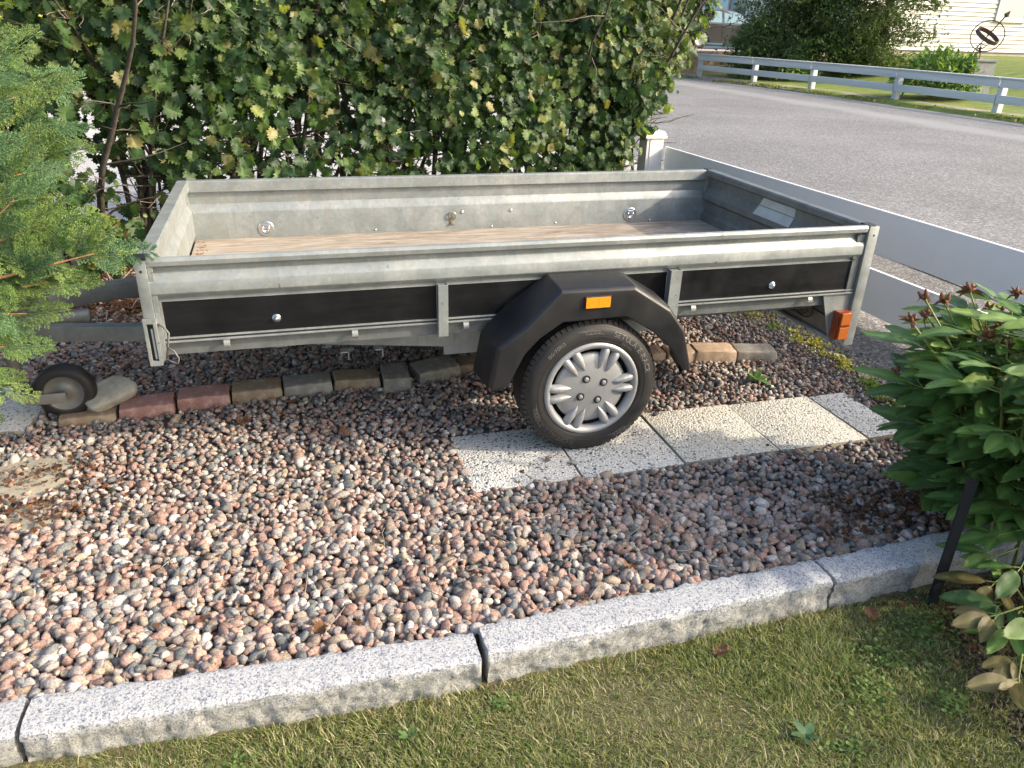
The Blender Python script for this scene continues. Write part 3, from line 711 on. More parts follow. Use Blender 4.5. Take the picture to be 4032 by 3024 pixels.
for x, z in ((-.158,.598),(.10,.600)):
    MB().lathe([(0,-.006),(.005,-.005),(.009,-.001),(.0095,0)], 16, 'y', (x,1.4725,z)).obj('screw', CHROME, T, smooth=True)
for x, z in ((-.60,.51),(.0,.505),(.35,.51),(.9,.505)):
    MB().lathe([(0,-.003),(.004,-.002),(.005,0)], 10, 'y', (x,1.4725,z+.015)).obj('screw', CHROME, T, smooth=True)
# little dents/marks: twig debris on the floor's left corner
dbm = MB()
for k in range(26):
    x = -1.425+abs(rnd.gauss(0,.02)); y = rnd.uniform(.9,1.45); dbm.tube([(x,y,.510),(x+rnd.uniform(-.01,.02),y+rnd.uniform(-.03,.03),.513)], .0012, 4)
dbm.obj('floor_debris', DRYLEAF, T, kind='stuff')

# mudguard: faceted shell
def mudguard(y_out, y_in, sgn=1):
    top_o = [(-.400,.313),(-.371,.465),(-.273,.537),(-.147,.664),(.130,.660),(.282,.564),(.345,.483),(.398,.314)]
    low_o = [(-.328,.315),(-.270,.434),(-.216,.490),(-.134,.543),(.103,.548),(.213,.481),(.300,.405),(.358,.312)]
    top_i = [(-.413,.313),(-.385,.468),(-.295,.560),(-.141,.668),(.130,.668),(.290,.572),(.352,.488),(.404,.314)]
    V = []; F = []; n = 8
    def ys(t): return y_out+(y_in-y_out)*t
    bev = .022
    # rows: inner top, outer top (bevelled into three rows), outer lower edge, return lip, inner shell
    rows = []
    rows.append([(x, ys(1), z) for x, z in top_i])
    cen = (0,.30)
    def toward(p, q, d):
        v = Vector((q[0]-p[0], q[1]-p[1])); v.normalize(); return (p[0]+v.x*d, p[1]+v.y*d)
    rows.append([(p[0], y_out+.030*sgn, p[1]) for p in top_o])
    rows.append([(*toward(p, q, .004),) for p, q in zip(top_o, low_o)]); rows[-1] = [(a, y_out+.012*sgn, b) for a, b in rows[-1]]
    rows.append([(*toward(p, q, .013),) for p, q in zip(top_o, low_o)]); rows[-1] = [(a, y_out+.002*sgn, b) for a, b in rows[-1]]
    rows.append([(*toward(p, q, .030),) for p, q in zip(top_o, low_o)]); rows[-1] = [(a, y_out, b) for a, b in rows[-1]]
    rows.append([(x, y_out+.002*sgn, z) for x, z in low_o])
    rows.append([(x*.995, y_out+.010*sgn, z) for x, z in low_o])
    rows.append([(p[0]*.97, y_out+.012*sgn, p[1]-.012) for p in [toward(a, b, .035) for a, b in zip(top_o, low_o)]])
    rows.append([(x*.97, ys(1), z-.012) for x, z in top_i])
    # subdivide each segment a touch near the creases so they round off
    for rI, row in enumerate(rows): 
        for p in row: V.append(p)
    m = 8
    for a in range(len(rows)-1):
        for i in range(m-1): F.append((a*m+i, a*m+i+1, (a+1)*m+i+1, (a+1)*m+i))
    for i in range(m-1): F.append(((len(rows)-1)*m+i, (len(rows)-1)*m+i+1, i+1, i))
    F.append(tuple(a*m for a in range(len(rows)))); F.append(tuple(a*m+7 for a in range(len(rows)))[::-1])
    mb = MB().add(V, F); o = mb.obj('mudguard', FENDER, T, smooth=True)
    md = o.modifiers.new('bevel', 'BEVEL'); md.width = .007; md.segments = 3; md.limit_method = 'ANGLE'; md.angle_limit = R(14)
    o.data.set_sharp_from_angle(angle=R(30)); md.harden_normals = False
    return o
mg = mudguard(-.012,.165,1)
rf = MB().box((-.062,-.018,.588), (.036,-.011,.634), .003).obj('reflector', BLACKP, mg)
MB().box((-.058,-.0215,.592), (-.0125,-.018,.630), .001).box((-.0122,-.0215,.592), (.032,-.018,.630), .001).obj('lens', AMBER, rf)
mudguard(1.72,1.53,-1)

# wheel ---------------------------------------------------------------
def wheel(yc, flip=1, cover=True):
    """yc: outer face y; axis along y"""
    f = flip; cz = .265; cx = 0
    prof = [(.176,.020),(.178,.006),(.184,.000),(.196,-.004),(.212,-.005),(.228,-.004),(.240,.001),(.2485,.007),(.2545,.014),(.2600,.024),(.2625,.032)]
    for k, c in enumerate((.045,.066,.088,.110)):
        prof += [(.2655,c-.009),(.2660,c-.003),(.2590,c-.0022),(.2590,c+.0022),(.2660,c+.003)]
    prof += [(.2625,.126),(.2600,.134),(.2545,.142),(.2485,.149),(.240,.154),(.212,.158),(.184,.155),(.176,.135)]
    o = MB().lathe([(r_, o_*f) for r_, o_ in prof], 140, 'y', (cx,yc,cz), close=True).obj('wheel', RUBBER, T, smooth=True, angle=50)
    # shoulder lugs
    lg = MB(); N = 72
    for i in range(N):
        a = 2*math.pi*i/N; a2 = a+2*math.pi/N*.80
        for (y0, y1) in ((.0105,.040),(.118,.1475)):
            q = []
            for aa in (a, a2):
                for yy, rr in ((y0, .2535), (y0+(.011 if y0 < .05 else .018), .2655), (y1 if y0 < .05 else y1-.011, .2662 if y0 < .05 else .2655), (y1, .2662 if y0 < .05 else .2535)):
                    sk = .0 if yy < .03 else .03
                    q.append((cx+rr*math.cos(aa+sk), yc+yy*f, cz+rr*math.sin(aa+sk)))
            v = q+[(cx+(p[0]-cx)*.97, p[1], cz+(p[2]-cz)*.97) for p in q]
            lg.add(v, [[0,1,5,4],[1,2,6,5],[2,3,7,6],[0,4,12,8],[0,8,9,1],[1,9,10,2],[2,10,11,3],[3,11,15,7],[4,5,13,12],[5,6,14,13],[6,7,15,14]])
    lg.obj('tread_blocks', RUBBER, o, kind='stuff')
    MB().lathe([(.030,.05*f),(.10,.045*f),(.150,.060*f),(.160,.040*f),(.166,.018*f),(.176,.010*f),(.181,.004*f),(.182,.012*f),(.174,.03*f),(.168,.09*f),(.0,.095*f)], 64, 'y', (cx,yc,cz)).obj('rim', HUBDARK, o, smooth=True)
    if not cover: return o
    hb = MB()
    hb.lathe([(.1555,.022),(.157,.010),(.162,.000),(.170,-.0065),(.177,-.007),(.183,-.003),(.1862,.003),(.187,.010),(.183,.014)], 96, 'y', (cx,yc,cz))
    hb.lathe([(0,-.004),(.03,-.0035),(.07,-.001),(.105,.004),(.128,.0095),(.138,.016),(.140,.024),(.130,.03),(0,.034)], 96, 'y', (cx,yc,cz))
    cap = hb.obj('hubcap', HUBM, o, smooth=True, angle=50)
    for k in range(6):
        A = R(4+60*k)
        for s in (-1, 1):
            sp = MB(); V = []; nL, nW = 14, 8
            for i in range(nL+1):
                t = i/nL; rr = .078+.090*t
                wd = .0175*math.sin(min(1, t*1.5+.02)*math.pi*.5)**.7*(1 if t < .88 else math.sqrt(max(.02, 1-((t-.88)/.12)**2)))
                off = s*(.0195+.0035*t)-s*.003*(1-t)
                hgt = .012*math.sin(min(1, t*1.3)*math.pi*.5)
                for j in range(nW+1):
                    u = -1+2*j/nW; h = hgt*max(0, 1-abs(u)**2.6)
                    lx, ly = rr, off+u*wd
                    top = np.interp(rr, [.078,.095,.125,.150,.168], [.002,-.006,-.010,-.008,-.001]); dep = top+.020*abs(u)**3.2
                    V.append((cx+lx*math.cos(A)-ly*math.sin(A), yc+dep-.001, cz+lx*math.sin(A)+ly*math.cos(A)))
            F = [(i*(nW+1)+j, i*(nW+1)+j+1, (i+1)*(nW+1)+j+1, (i+1)*(nW+1)+j) for i in range(nL) for j in range(nW)]
            sp.add(V, F).obj('spoke', HUBM, o, smooth=True)
    for k in range(4):
        a = R(30+90*k); px, pz = cx+.0505*math.cos(a), cz+.0505*math.sin(a)
        MB().lathe([(.0155,-.0045),(.0165,-.0035)], 20, 'y', (px,yc,pz)).lathe([(0,-.0030),(.0153,-.0033)], 20, 'y', (px,yc,pz)).obj('bolt_recess', HUBDARK, o)
        MB().lathe([(0,-.0105),(.006,-.0105),(.009,-.0085),(.0095,-.003)], 6, 'y', (px,yc,pz)).obj('bolt_cover', HUBM, o)
    return o
wh = wheel(.008)
# moulded lettering on the sidewall, letter by letter along the circle
_tc = bpy.data.curves.new('t', 'FONT'); _tc.extrude = .02; _to = bpy.data.objects.new('t', _tc); _gl = {}
def glyph(chr_):
    if chr_ not in _gl:
        _tc.body = chr_; me = _to.to_mesh(); V = np.array([v.co[:] for v in me.vertices]) if len(me.vertices) else np.zeros((0,3)); F = [list(p.vertices) for p in me.polygons]
        w_ = (V[:,0].max()-V[:,0].min()) if len(V) else .3; x0 = V[:,0].min() if len(V) else 0
        _gl[chr_] = (V, F, w_, x0); _to.to_mesh_clear()
    return _gl[chr_]
def sidewall_y(r_): return np.interp(r_, [.184,.196,.212,.228,.240,.2485], [0,-.004,-.005,-.004,.001,.007])
def ring_text(txt, r0, size, a_mid, sq=1.0, gap=.10):
    mb = MB(); gs = [glyph(c) for c in txt]; tot = sum((g[2] if c != ' ' else .28)*sq+gap for g, c in zip(gs, txt))*size
    arc = -tot/2
    for g, c in zip(gs, txt):
        V, F, w_, x0 = g
        if c != ' ':
            vv = []
            for p in V:
                s = arc+(p[0]-x0)*size*sq; a = a_mid-s/(r0+size*.35); rr = r0+p[1]*size
                vv.append((rr*math.cos(a), .008+sidewall_y(rr)-.0006-p[2]*.02, .265+rr*math.sin(a)))
            mb.add(vv, F)
        arc += ((w_ if c != ' ' else .28)*sq+gap)*size
    return mb
ring_text('SETULA E-RACE', .2155, .028, R(42), 1.15).obj('lettering', LETTER, wh)
ring_text('155/70R13', .217, .019, R(131), 1.1).obj('lettering', LETTER, wh)
ring_text('ROTALLA', .2155, .028, R(232), 1.35, .14).obj('lettering', simple('worn_rubber_lettering', (.055,.052,.048), .5), wh)
ring_text('DOT 1E7A', .1985, .010, R(52), 1.1).obj('lettering', LETTER, wh)
for base in (82, 292, 190):
    zz = MB()
    for k in range(4):
        a0 = R(base+4*k); pts = []
        for q, (da, rr) in enumerate(((0,.218),(7,.224),(4,.229),(13,.238))):
            a = a0+R(da); pts.append((rr*math.cos(a), .008+sidewall_y(rr)-.0004, .265+rr*math.sin(a)))
        zz.tube(pts, .0008, 4)
    zz.obj('lightning_mark', LETTER, wh)
zr = MB()
for rr in (.1925,.2095,.2435): zr.lathe([(rr-.0007,sidewall_y(rr)-.0001),(rr,sidewall_y(rr)-.0012),(rr+.0007,sidewall_y(rr)-.0001)], 120, 'y', (0,.008,.265))
zr.obj('moulded_ring', RUBBER, wh, smooth=True)
wheel(1.70, -1, False)

# ------------------------------------------------------------------ white board fence by the driveway
G = empty('white_board_fence', (2.0,3.5,0), label='low white fence of two wide boards on a capped post along the driveway', cat='fence')
def gpart(mb, nm, mat, par=G, **k):
    o = mb.obj(nm, mat, par, **k)
    if par is G: o.location = (-2.0,-3.5,0)
    return o
def fx(y): return 2.105-.050*(y-.7)
mb = MB()
def fence_board(z0, z1):
    m2 = MB(); pts = [3.44, -1.2]
    x0, x1 = fx(3.44), fx(-1.2)
    m2.box((0,-.011,z0), (4.645,.011,z1), .002)
    for i, v in enumerate(m2.v):
        t = v[0]/4.645; m2.v[i] = (x0+(x1-x0)*t+v[1], 3.44+(-1.2-3.44)*t, v[2])
    return m2
gpart(fence_board(.055,.300), 'board', WHITEBOARD); gpart(fence_board(.385,.620), 'board', WHITEBOARD)
p = gpart(MB().box((1.795,3.44,-.05), (1.94,3.585,.680), .004).box((1.822,3.434,-.05), (1.937,3.44,.678), .001), 'post', WHITEP)
capm = MB().lathe([(.104,.0),(.130,.004),(.130,.022),(.120,.028),(.120,.038),(.108,.046),(.106,.056),(0,.062)], 4, 'z', (0,0,0)).mesh('cap', WHITEP)
capo = link('cap', capm, p, (1.867,3.512,.680), (0,0,R(45)))
capm2 = None
for yy in (-1.2,): gpart(MB().box((fx(yy)-.05,yy-.11,-.05), (fx(yy)+.07,yy+.0,.69), .004), 'post', WHITEP)

# ------------------------------------------------------------------ hedge
def leaf_lobed(seed, fold=.25):
    rg = random.Random(seed); out = []
    prof = [(0,0,.0),(.10,.12,0),(.27,.07,0),(.38,.19,0),(.29,.28,0),(.50,.38,0),(.35,.45,0),(.49,.61,0),(.30,.63,0),(.35,.79,0),(.18,.77,0),(.19,.92,0),(.07,.89,0),(0,1.06,0)]
    L = [(-x*rg.uniform(.88,1.1), y+rg.uniform(-.015,.015)) for x, y, _ in prof]; Rr = [(x*rg.uniform(.88,1.1), y+rg.uniform(-.015,.015)) for x, y, _ in prof]
    L[0] = Rr[0] = (0,0); L[-1] = Rr[-1] = (0,1.02)
    mid = [(0, t) for t in (.0,.25,.5,.75,1.02)]
    cv = rg.uniform(-.28,.1); 
    def Z(x, y): return abs(x)*fold+cv*(y-.3)**2+.05*math.sin(x*9+y*7+seed)
    V = []; F = []
    for side, P in ((-1, L), (1, Rr)):
        b = len(V); V += [(x, y, Z(x, y)) for x, y in P]; mb_ = len(V); V += [(x, y, Z(x, y)) for x, y in mid[1:-1]]
        tri = []
        m0, m1, m2 = mb_, mb_+1, mb_+2
        seq = [(0,1,m0),(1,2,m0),(2,3,m0),(3,4,m0),(4,5,m1),(m0,4,m1),(5,6,m1),(6,7,m1),(7,8,m1),(8,9,m2),(m1,8,m2),(9,10,m2),(10,11,m2),(11,12,m2),(12,13,m2)]
        for t in seq:
            q = tuple((i+b if i < 14 else i) for i in t); F.append(q if side > 0 else q[::-1])
    return np.array(V), np.array(F)
HB = [leaf_lobed(i, rnd.uniform(.05,.45)) for i in range(10)]
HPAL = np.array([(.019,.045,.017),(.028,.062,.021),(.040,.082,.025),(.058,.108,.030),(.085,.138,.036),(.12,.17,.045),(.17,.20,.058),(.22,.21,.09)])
def hedge_y(x): return 2.42+.235*(x+2.4)            # front face line: about y 2.4 at the left, 3.5 at the post
def hedge_right(z): return 1.50+.68*np.clip((z-.60)/1.0, 0, 1.2)
def hedge_leaves(n):
    # clusters on shoots through the hedge volume; looser and thinner near the foot and to the left
    nc = n//8
    x = nr.uniform(-3.6, 2.2, nc); z = nr.uniform(.12, 2.25, nc)
    e = hedge_right(z); k = x > e; x[k] = e[k]-abs(nr.normal(0,.12,k.sum()))
    dep = nr.exponential(.16, nc)-.05; back = nr.random(nc) < .42; dep[back] = nr.uniform(.15,.95,back.sum())
    dens = np.interp(z, [.1,.5,.80,1.05,2.2], [.35,.50,.70,1.0,1])*np.interp(x, [-3,-1,0,1.2], [.72,.78,.9,1.1])
    gap = np.sin(x*5.3+1)*np.sin(z*6.1+x*2)+.6*np.sin(x*11+z*3); dens *= np.where(gap > .85, .45, 1)
    keep = nr.random(nc) < dens; x, z, dep = x[keep], z[keep], dep[keep]
    y = hedge_y(x)+dep+.05*np.sin(x*4+z*3)
    lowl = np.clip((.92-z)/.3, 0, 1)*np.clip((.3-x)/.8, 0, 1); keep2 = nr.random(len(x)) > .30*lowl; x, z, y, dep = x[keep2], z[keep2], y[keep2], dep[keep2]
    # the right end wraps round
    r_end = nr.random(len(x)) < .0
    m = nr.integers(5, 14, len(x)); ci = np.repeat(np.arange(len(x)), m); N = len(ci)
    P = np.c_[x[ci], y[ci], z[ci]]+nr.normal(0, 1, (N,3))*np.array([.065,.045,.075])
    wrap = nr.random(N) < .0
    # extra end-face leaves
    ne = 1500; ez = nr.uniform(.45,2.2,ne); ey = nr.uniform(0,.8,ne); ex = hedge_right(ez)+nr.normal(0,.05,ne)+.05; E_ = np.c_[ex, hedge_y(ex)+ey, ez]
    P = np.r_[P, E_]; N = len(P)
    P[:,2] = np.clip(P[:,2], .06, 2.4)
    nrm = np.c_[nr.normal(0,.45,N), -1+nr.normal(0,.45,N), .45+nr.normal(0,.5,N)]
    nrm[-ne:,0] += 1.0
    tip = np.c_[nr.normal(0,.55,N), nr.normal(-.15,.35,N), -.9+nr.normal(0,.45,N)]
    s = np.clip(nr.normal(.068,.024,N), .022,.12)*np.interp(P[:,0], [-2,1.5], [1.08,.92])
    ti = np.clip(nr.normal(2.3, 1.6, N)-1.3*np.clip(np.sin(P[:,0]*3.1)*np.sin(P[:,2]*4.3+1), 0, 1)+1.6*(np.interp(P[:,0], [.6,2], [0,1])), 0, 7).astype(int); sick = nr.random(N) < .10; ti[sick] = nr.integers(5,8,sick.sum())  # tint lightens towards the right end, sunlight put into the leaf colour
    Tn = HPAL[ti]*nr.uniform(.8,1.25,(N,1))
    return P, basis_mats(tip, nrm), s, Tn
hedge = empty('hedge', (-.2,3.1,-.02), label='tall dark green deciduous hedge of lobed leaves running behind the trailer', cat='hedge')
P, Mx, S_, Tn = hedge_leaves(27000)
d = np.linalg.norm(P-np.array(CP), axis=1); vis = in_view(P, -10, -10)
front = P[:,1]-hedge_y(P[:,0]) < .06
cand = np.where(vis & front & (P[:,2] > .55))[0]; score = S_[cand]/d[cand]*nr.uniform(.6,1,len(cand)); top = cand[np.argsort(-score)[:290]]
rest = np.ones(len(P), bool); rest[top] = False; rest = np.where(rest)[0]
off = np.array([-.2,3.1,-.02])
wh_ = nr.integers(0, 10, len(P))
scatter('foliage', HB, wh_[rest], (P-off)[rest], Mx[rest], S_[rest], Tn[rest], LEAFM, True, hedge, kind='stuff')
leaf_meshes = {}
def leaf_mesh(bases, prefix, b, t, mat):
    key = (prefix, b, t)
    if key not in leaf_meshes:
        V0, F0 = bases[b]; pal = HPAL if prefix == 'h' else PPAL
        fv_ = 1+.55*(np.abs(V0[:,0]) < 1e-4)-.12*(np.abs(V0[:,0]) > .12); leaf_meshes[key] = np_mesh('leaf', V0, F0, pal[t][None]*fv_[:,None], mat, True)
    return leaf_meshes[key]
def place_leaves(idx, P, Mx, S_, Tn, wh_, bases, prefix, pal, mat, parent, off):
    for i in idx:
        t = int(np.argmin(np.abs(pal-Tn[i]).sum(1))); o = bpy.data.objects.new('leaf', leaf_mesh(bases, prefix, int(wh_[i]), t, mat)); COL.objects.link(o); o.parent = parent
        m = Matrix.Identity(4)
        for a in range(3):
            for b in range(3): m[a][b] = Mx[i][a][b]*S_[i]
            m[a][3] = P[i][a]-off[a]
        o.matrix_local = m
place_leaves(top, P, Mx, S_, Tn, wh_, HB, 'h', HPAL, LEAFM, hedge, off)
# stems: individually built, many-stemmed shrubs in two rows
st = MB(); tw = MB(); ns = 0
def wander(p, d, L, n, wob, rg):
    pts = [Vector(p)]; d = Vector(d).normalized()
    for i in range(n):
        d = (d+Vector((rg.gauss(0,wob), rg.gauss(0,wob), rg.gauss(0,wob*.5)))).normalized(); pts.append(pts[-1]+d*L/n)
    return pts
rg = random.Random(5)
trunk_tubes = []
for i in range(46):
    x = -3.3+5.15*i/45+rg.gauss(0,.05); y = hedge_y(x)+.45+rg.uniform(-.14,.20)
    for k in range(rg.choice((1,2,2,3))):
        mbt = MB(); r0 = rg.uniform(.010,.024); pts = wander((x+rg.gauss(0,.04), y+rg.gauss(0,.05), -.03), (rg.gauss(0,.16), rg.gauss(-.05,.12), 1), 2.2, 11, .085, rg)
        mbt.tube(pts, [r0*(1-.065*j) for j in range(12)], 7); trunk_tubes.append((mbt, r0))
        for b in range(rg.randint(9,15)):
            j = rg.randint(2,10); q = pts[j]; r1 = r0*(1-.065*j)*.45
            bp = wander(q, (rg.gauss(0,.8), rg.gauss(-.35,.6), rg.uniform(-.1,.9)), rg.uniform(.18,.55), 5, .22, rg)
            (tw if rg.random() < .22 else st).tube(bp, [r1, r1*.8, r1*.65, r1*.5, r1*.38, .0012], 4, caps=False)
            for c in range(3):
                q2 = bp[rg.randint(1,4)]; st2 = wander(q2, (rg.gauss(0,1), rg.gauss(-.3,.8), rg.gauss(.1,.6)), rg.uniform(.06,.2), 3, .3, rg)
                (tw if rg.random() < .3 else st).tube(st2, [.0022,.0018,.0014,.001], 3, caps=False)
for (mbt, r0) in trunk_tubes:
    o = mbt.obj('stem', BARK, hedge, smooth=True); o.location = -Vector(off)
for mbx, nm, mt in ((st, 'branches', BARK), (tw, 'twigs', TWIG)):
    o = mbx.obj(nm, mt, hedge, smooth=True, kind='stuff'); o.location = -Vector(off)

# ------------------------------------------------------------------ conifer at the left (flat feathery sprays)
def spray(seed, L=1.0):
    """fern-like flat spray of scale-leaf twigs, tip along +y"""
    rg = random.Random(seed); V = []; F = []; C = []
    def blade(p, a, ln, wd, z, col):
        dx, dy = math.sin(a), math.cos(a); n = len(V)
        zz_ = rg.uniform(-.01,.01)*L
        V.extend([(p[0]-dy*wd*.5, p[1]+dx*wd*.5, z), (p[0]+dy*wd*.5, p[1]-dx*wd*.5, z), (p[0]+dx*ln*.6+dy*wd*.55, p[1]+dy*ln*.6-dx*wd*.55, z+zz_), (p[0]+dx*ln*.6-dy*wd*.55, p[1]+dy*ln*.6+dx*wd*.55, z+zz_), (p[0]+dx*ln, p[1]+dy*ln, z+zz_*1.6)])
        F.extend([(n,n+1,n+2),(n,n+2,n+3),(n+3,n+2,n+4)]); C.extend([col]*5)
    def droop(y): return -.16*(y/L)**2*L
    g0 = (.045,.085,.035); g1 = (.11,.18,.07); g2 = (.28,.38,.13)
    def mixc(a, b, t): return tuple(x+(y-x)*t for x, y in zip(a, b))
    def branch(p, a, ln, lvl, z):
        n = {0: 11, 1: 7, 2: 3}[lvl]
        steps = n
        ca = a
        q = [p[0], p[1]]; zz_ = z
        for i in range(steps):
            t = i/steps; seg = ln/steps; ca += rg.gauss(0,.03)
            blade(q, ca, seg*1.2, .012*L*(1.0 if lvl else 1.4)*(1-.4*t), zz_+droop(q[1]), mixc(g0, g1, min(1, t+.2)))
            q = [q[0]+math.sin(ca)*seg, q[1]+math.cos(ca)*seg]
            if lvl < 2 and i > 0:
                for s in (-1, 1):
                    if rg.random() < .92: branch(q, ca+s*rg.uniform(.62,.95), ln*(.44 if lvl == 0 else .34)*(1-.72*t)*rg.uniform(.8,1.15), lvl+1, zz_+rg.uniform(-.012,.012)*L)
            elif lvl == 2:
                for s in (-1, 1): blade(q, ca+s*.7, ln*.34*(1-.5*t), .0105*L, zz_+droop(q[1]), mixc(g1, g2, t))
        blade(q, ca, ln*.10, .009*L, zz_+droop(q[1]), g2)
    branch([0,0], 0, L, 0, 0)
    return np.array(V), np.array(F), np.array(C)
con = empty('conifer_shrub', (-2.42,.58,-.02), label='feathery bright green false cypress overhanging the drawbar at the left edge', cat='conifer')
SPR = []
for i in range(7):
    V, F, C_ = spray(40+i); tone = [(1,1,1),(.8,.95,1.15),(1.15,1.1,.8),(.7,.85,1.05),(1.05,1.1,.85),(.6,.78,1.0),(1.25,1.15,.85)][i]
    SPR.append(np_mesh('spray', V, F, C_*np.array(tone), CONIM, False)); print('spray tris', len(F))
axis = Vector((-2.42,.58,0)); rg = random.Random(3)
wood = MB(); wood.tube([axis+Vector((0,0,-.03)), axis+Vector((.02,0,.8)), axis+Vector((0,.03,1.6)), axis+Vector((.02,0,2.5))], [.05,.04,.025,.008], 8)
n_s = 0; items = []
for i in range(120):
    z = .30+2.15*(i/119); a = i*2.4; 
    Rr = np.interp(z, [.0,.5,.9,1.3,1.8,2.45], [.20,.34,.52,.54,.38,.06])*rg.uniform(.75,1.1)
    dirv = Vector((math.cos(a), math.sin(a), rg.uniform(-.05,.35))); base = axis+Vector((0,0,max(.25,z-.15)))
    tipp = axis+Vector((math.cos(a)*Rr, math.sin(a)*Rr, z))
    if z < .6: tipp.z -= .04
    mid = (base+tipp)/2+Vector((0,0,.04)); wood.tube([base, mid, tipp], [.007,.005,.002], 5, caps=False)
    for t, ln in ((.35,.17),(.62,.16),(.82,.15),(.55,.18),(.92,.14),(.75,.16),(.98,.13)):
        items.append((base.lerp(tipp, t)+Vector((rg.gauss(0,.03), rg.gauss(0,.03), rg.gauss(0,.03))), (tipp-base), ln))
# the two long arms that reach out over the trailer corner
for (b0, t0) in (((-2.2,.16,.55),(-1.76,.15,.98)),((-2.2,.12,.62),(-1.58,.13,.82)),((-2.25,.10,.6),(-1.72,.13,.74)),((-2.2,.12,.50),(-1.90,.20,.52)),((-2.2,.14,.75),(-1.90,.20,1.15)),((-2.2,.16,.5),(-1.97,.18,.42)),((-2.3,.5,.9),(-1.80,.75,1.10)),((-2.3,.5,1.0),(-1.90,.6,1.22)),((-2.3,.5,1.1),(-1.97,.7,1.36)),((-2.3,.4,.8),(-1.84,.6,.98)),((-2.35,.3,.7),(-2.0,.3,.75)),((-2.2,.12,.6),(-1.80,.15,.64)),((-2.2,.12,.7),(-1.70,.15,.90)),((-2.25,.15,.65),(-1.88,.2,.80)),((-2.3,.6,1.0),(-1.80,.8,1.22)),((-2.3,.6,1.1),(-1.88,.8,1.33)),((-2.3,.6,.95),(-1.78,.7,1.02)),((-2.2,.20,.9),(-1.86,.25,1.10))):
    b0, t0 = Vector(b0), Vector(t0); m_ = (b0+t0)/2+Vector((0,0,.03)); wood.tube([b0, m_, t0], [.008,.005,.002], 6, caps=False)
    L_ = (t0-b0).length; n_ = int(L_/.023)
    for k in range(n_):
        t = .25+.75*k/n_; items.append((b0.lerp(t0, t)+Vector((0,rg.gauss(0,.015),.03*math.sin(t*3.1))), (t0-b0).normalized()*.6+Vector((rg.uniform(-.5,.7), rg.gauss(0,.3), rg.uniform(-.5,.9))), rg.uniform(.10,.16)))
    items.append((t0-(t0-b0).normalized()*.05, (t0-b0), .17))
wood_o = wood.obj('branches', REDTWIG, con, smooth=True); wood_o.location = -Vector(con.location)
# keep the sprays that can be seen as single parts, join the rest
def seen(p):
    q = np.array([p[:]]); return in_view(q, 60, 60)[0]
vis_items = [t for t in items if seen(t[0])]; rest_items = [t for t in items if not seen(t[0])]
rg.shuffle(vis_items); one, more = vis_items[:290], vis_items[290:]
print('conifer sprays', len(items), 'visible', len(vis_items))
def spray_mat(p, dr, ln):
    d_ = Vector(dr).normalized(); d_.z -= .10; d_.normalize()
    view = (CP-Vector(p)).normalized(); nrm = Vector((rg.gauss(.1,.6), rg.gauss(-.75,.6), .6+rg.gauss(0,.4)))
    m3 = basis_mats(np.array([d_[:]]), np.array([nrm[:]]))[0]; m = Matrix.Identity(4)
    for a in range(3):
        for b in range(3): m[a][b] = m3[a][b]*ln
        m[a][3] = p[a]-con.location[a]
    return m
for (p_, dr, ln) in one+more[:0]:
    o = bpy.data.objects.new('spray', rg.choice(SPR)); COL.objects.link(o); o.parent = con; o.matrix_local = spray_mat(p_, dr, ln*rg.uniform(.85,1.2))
# joined remainder at lower detail (every third twig) for the side nobody faces
def spray_low(seed):
    V, F, C_ = spray(seed); k = np.arange(len(F)//3) % 9 == 0; F2 = F.reshape(-1,3,3)[k].reshape(-1,3); u_, inv = np.unique(F2, return_inverse=True)
    V2 = V[u_].copy(); return V2*np.array([1.0,1.0,1.0]), inv.reshape(-1,3), C_[u_]
rem = rest_items[::2]+more; print('joined sprays', len(rem))
if rem:
    lows = [spray_low(60+i) for i in range(2)]; Vs, Fs, Ts = [], [], []; o_ = 0
    for (p_, dr, ln) in rem:
        V, F, C_ = rg.choice(lows); m = np.array(spray_mat(p_, dr, ln*1.1)); Q = V@m[:3,:3].T+m[:3,3]; Vs.append(Q); Fs.append(F+o_); o_ += len(V); Ts.append(C_*.9)
    link('foliage', np_mesh('foliage', np.concatenate(Vs), np.concatenate(Fs), np.concatenate(Ts), CONIM), con, kind='stuff')

# ------------------------------------------------------------------ peony at the right
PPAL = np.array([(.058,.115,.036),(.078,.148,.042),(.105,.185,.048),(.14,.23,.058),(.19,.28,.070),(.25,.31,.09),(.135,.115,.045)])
def leaf_lance(seed, n=9):
    rg = random.Random(seed); V = []; F = []; wd = rg.uniform(.18,.23); cv = rg.uniform(-.30,-.05); fold = rg.uniform(.2,.6)
    for i in range(n+1):
        t = i/n; w_ = wd*math.sin(math.pi*min(1, t*.94+.03))**.8*(1-.25*t) if 0 < i < n else .004
        for u in (-1,-.5,0,.5,1):
            x = u*w_; V.append((x, t, abs(u)*w_*fold-abs(u)**3*w_*fold*.6+cv*t*t+.012*math.sin(t*14+u*2)))
    for i in range(n):
        for j in range(4):
            a = i*5+j; F += [(a,a+1,a+6),(a,a+6,a+5)]
    return np.array(V), np.array(F)
PB = [leaf_lance(i) for i in range(8)]; PB_LOW = [leaf_lance(i, 3) for i in range(8)]
peony = empty('peony_bush', (1.18,-.80,-.07), label='large green peony bush with dried brown seed heads at the right edge', cat='shrub')
pst = MB(); PL = []; rg = random.Random(21); heads = []
pc = Vector((1.20,-.80,-.07))
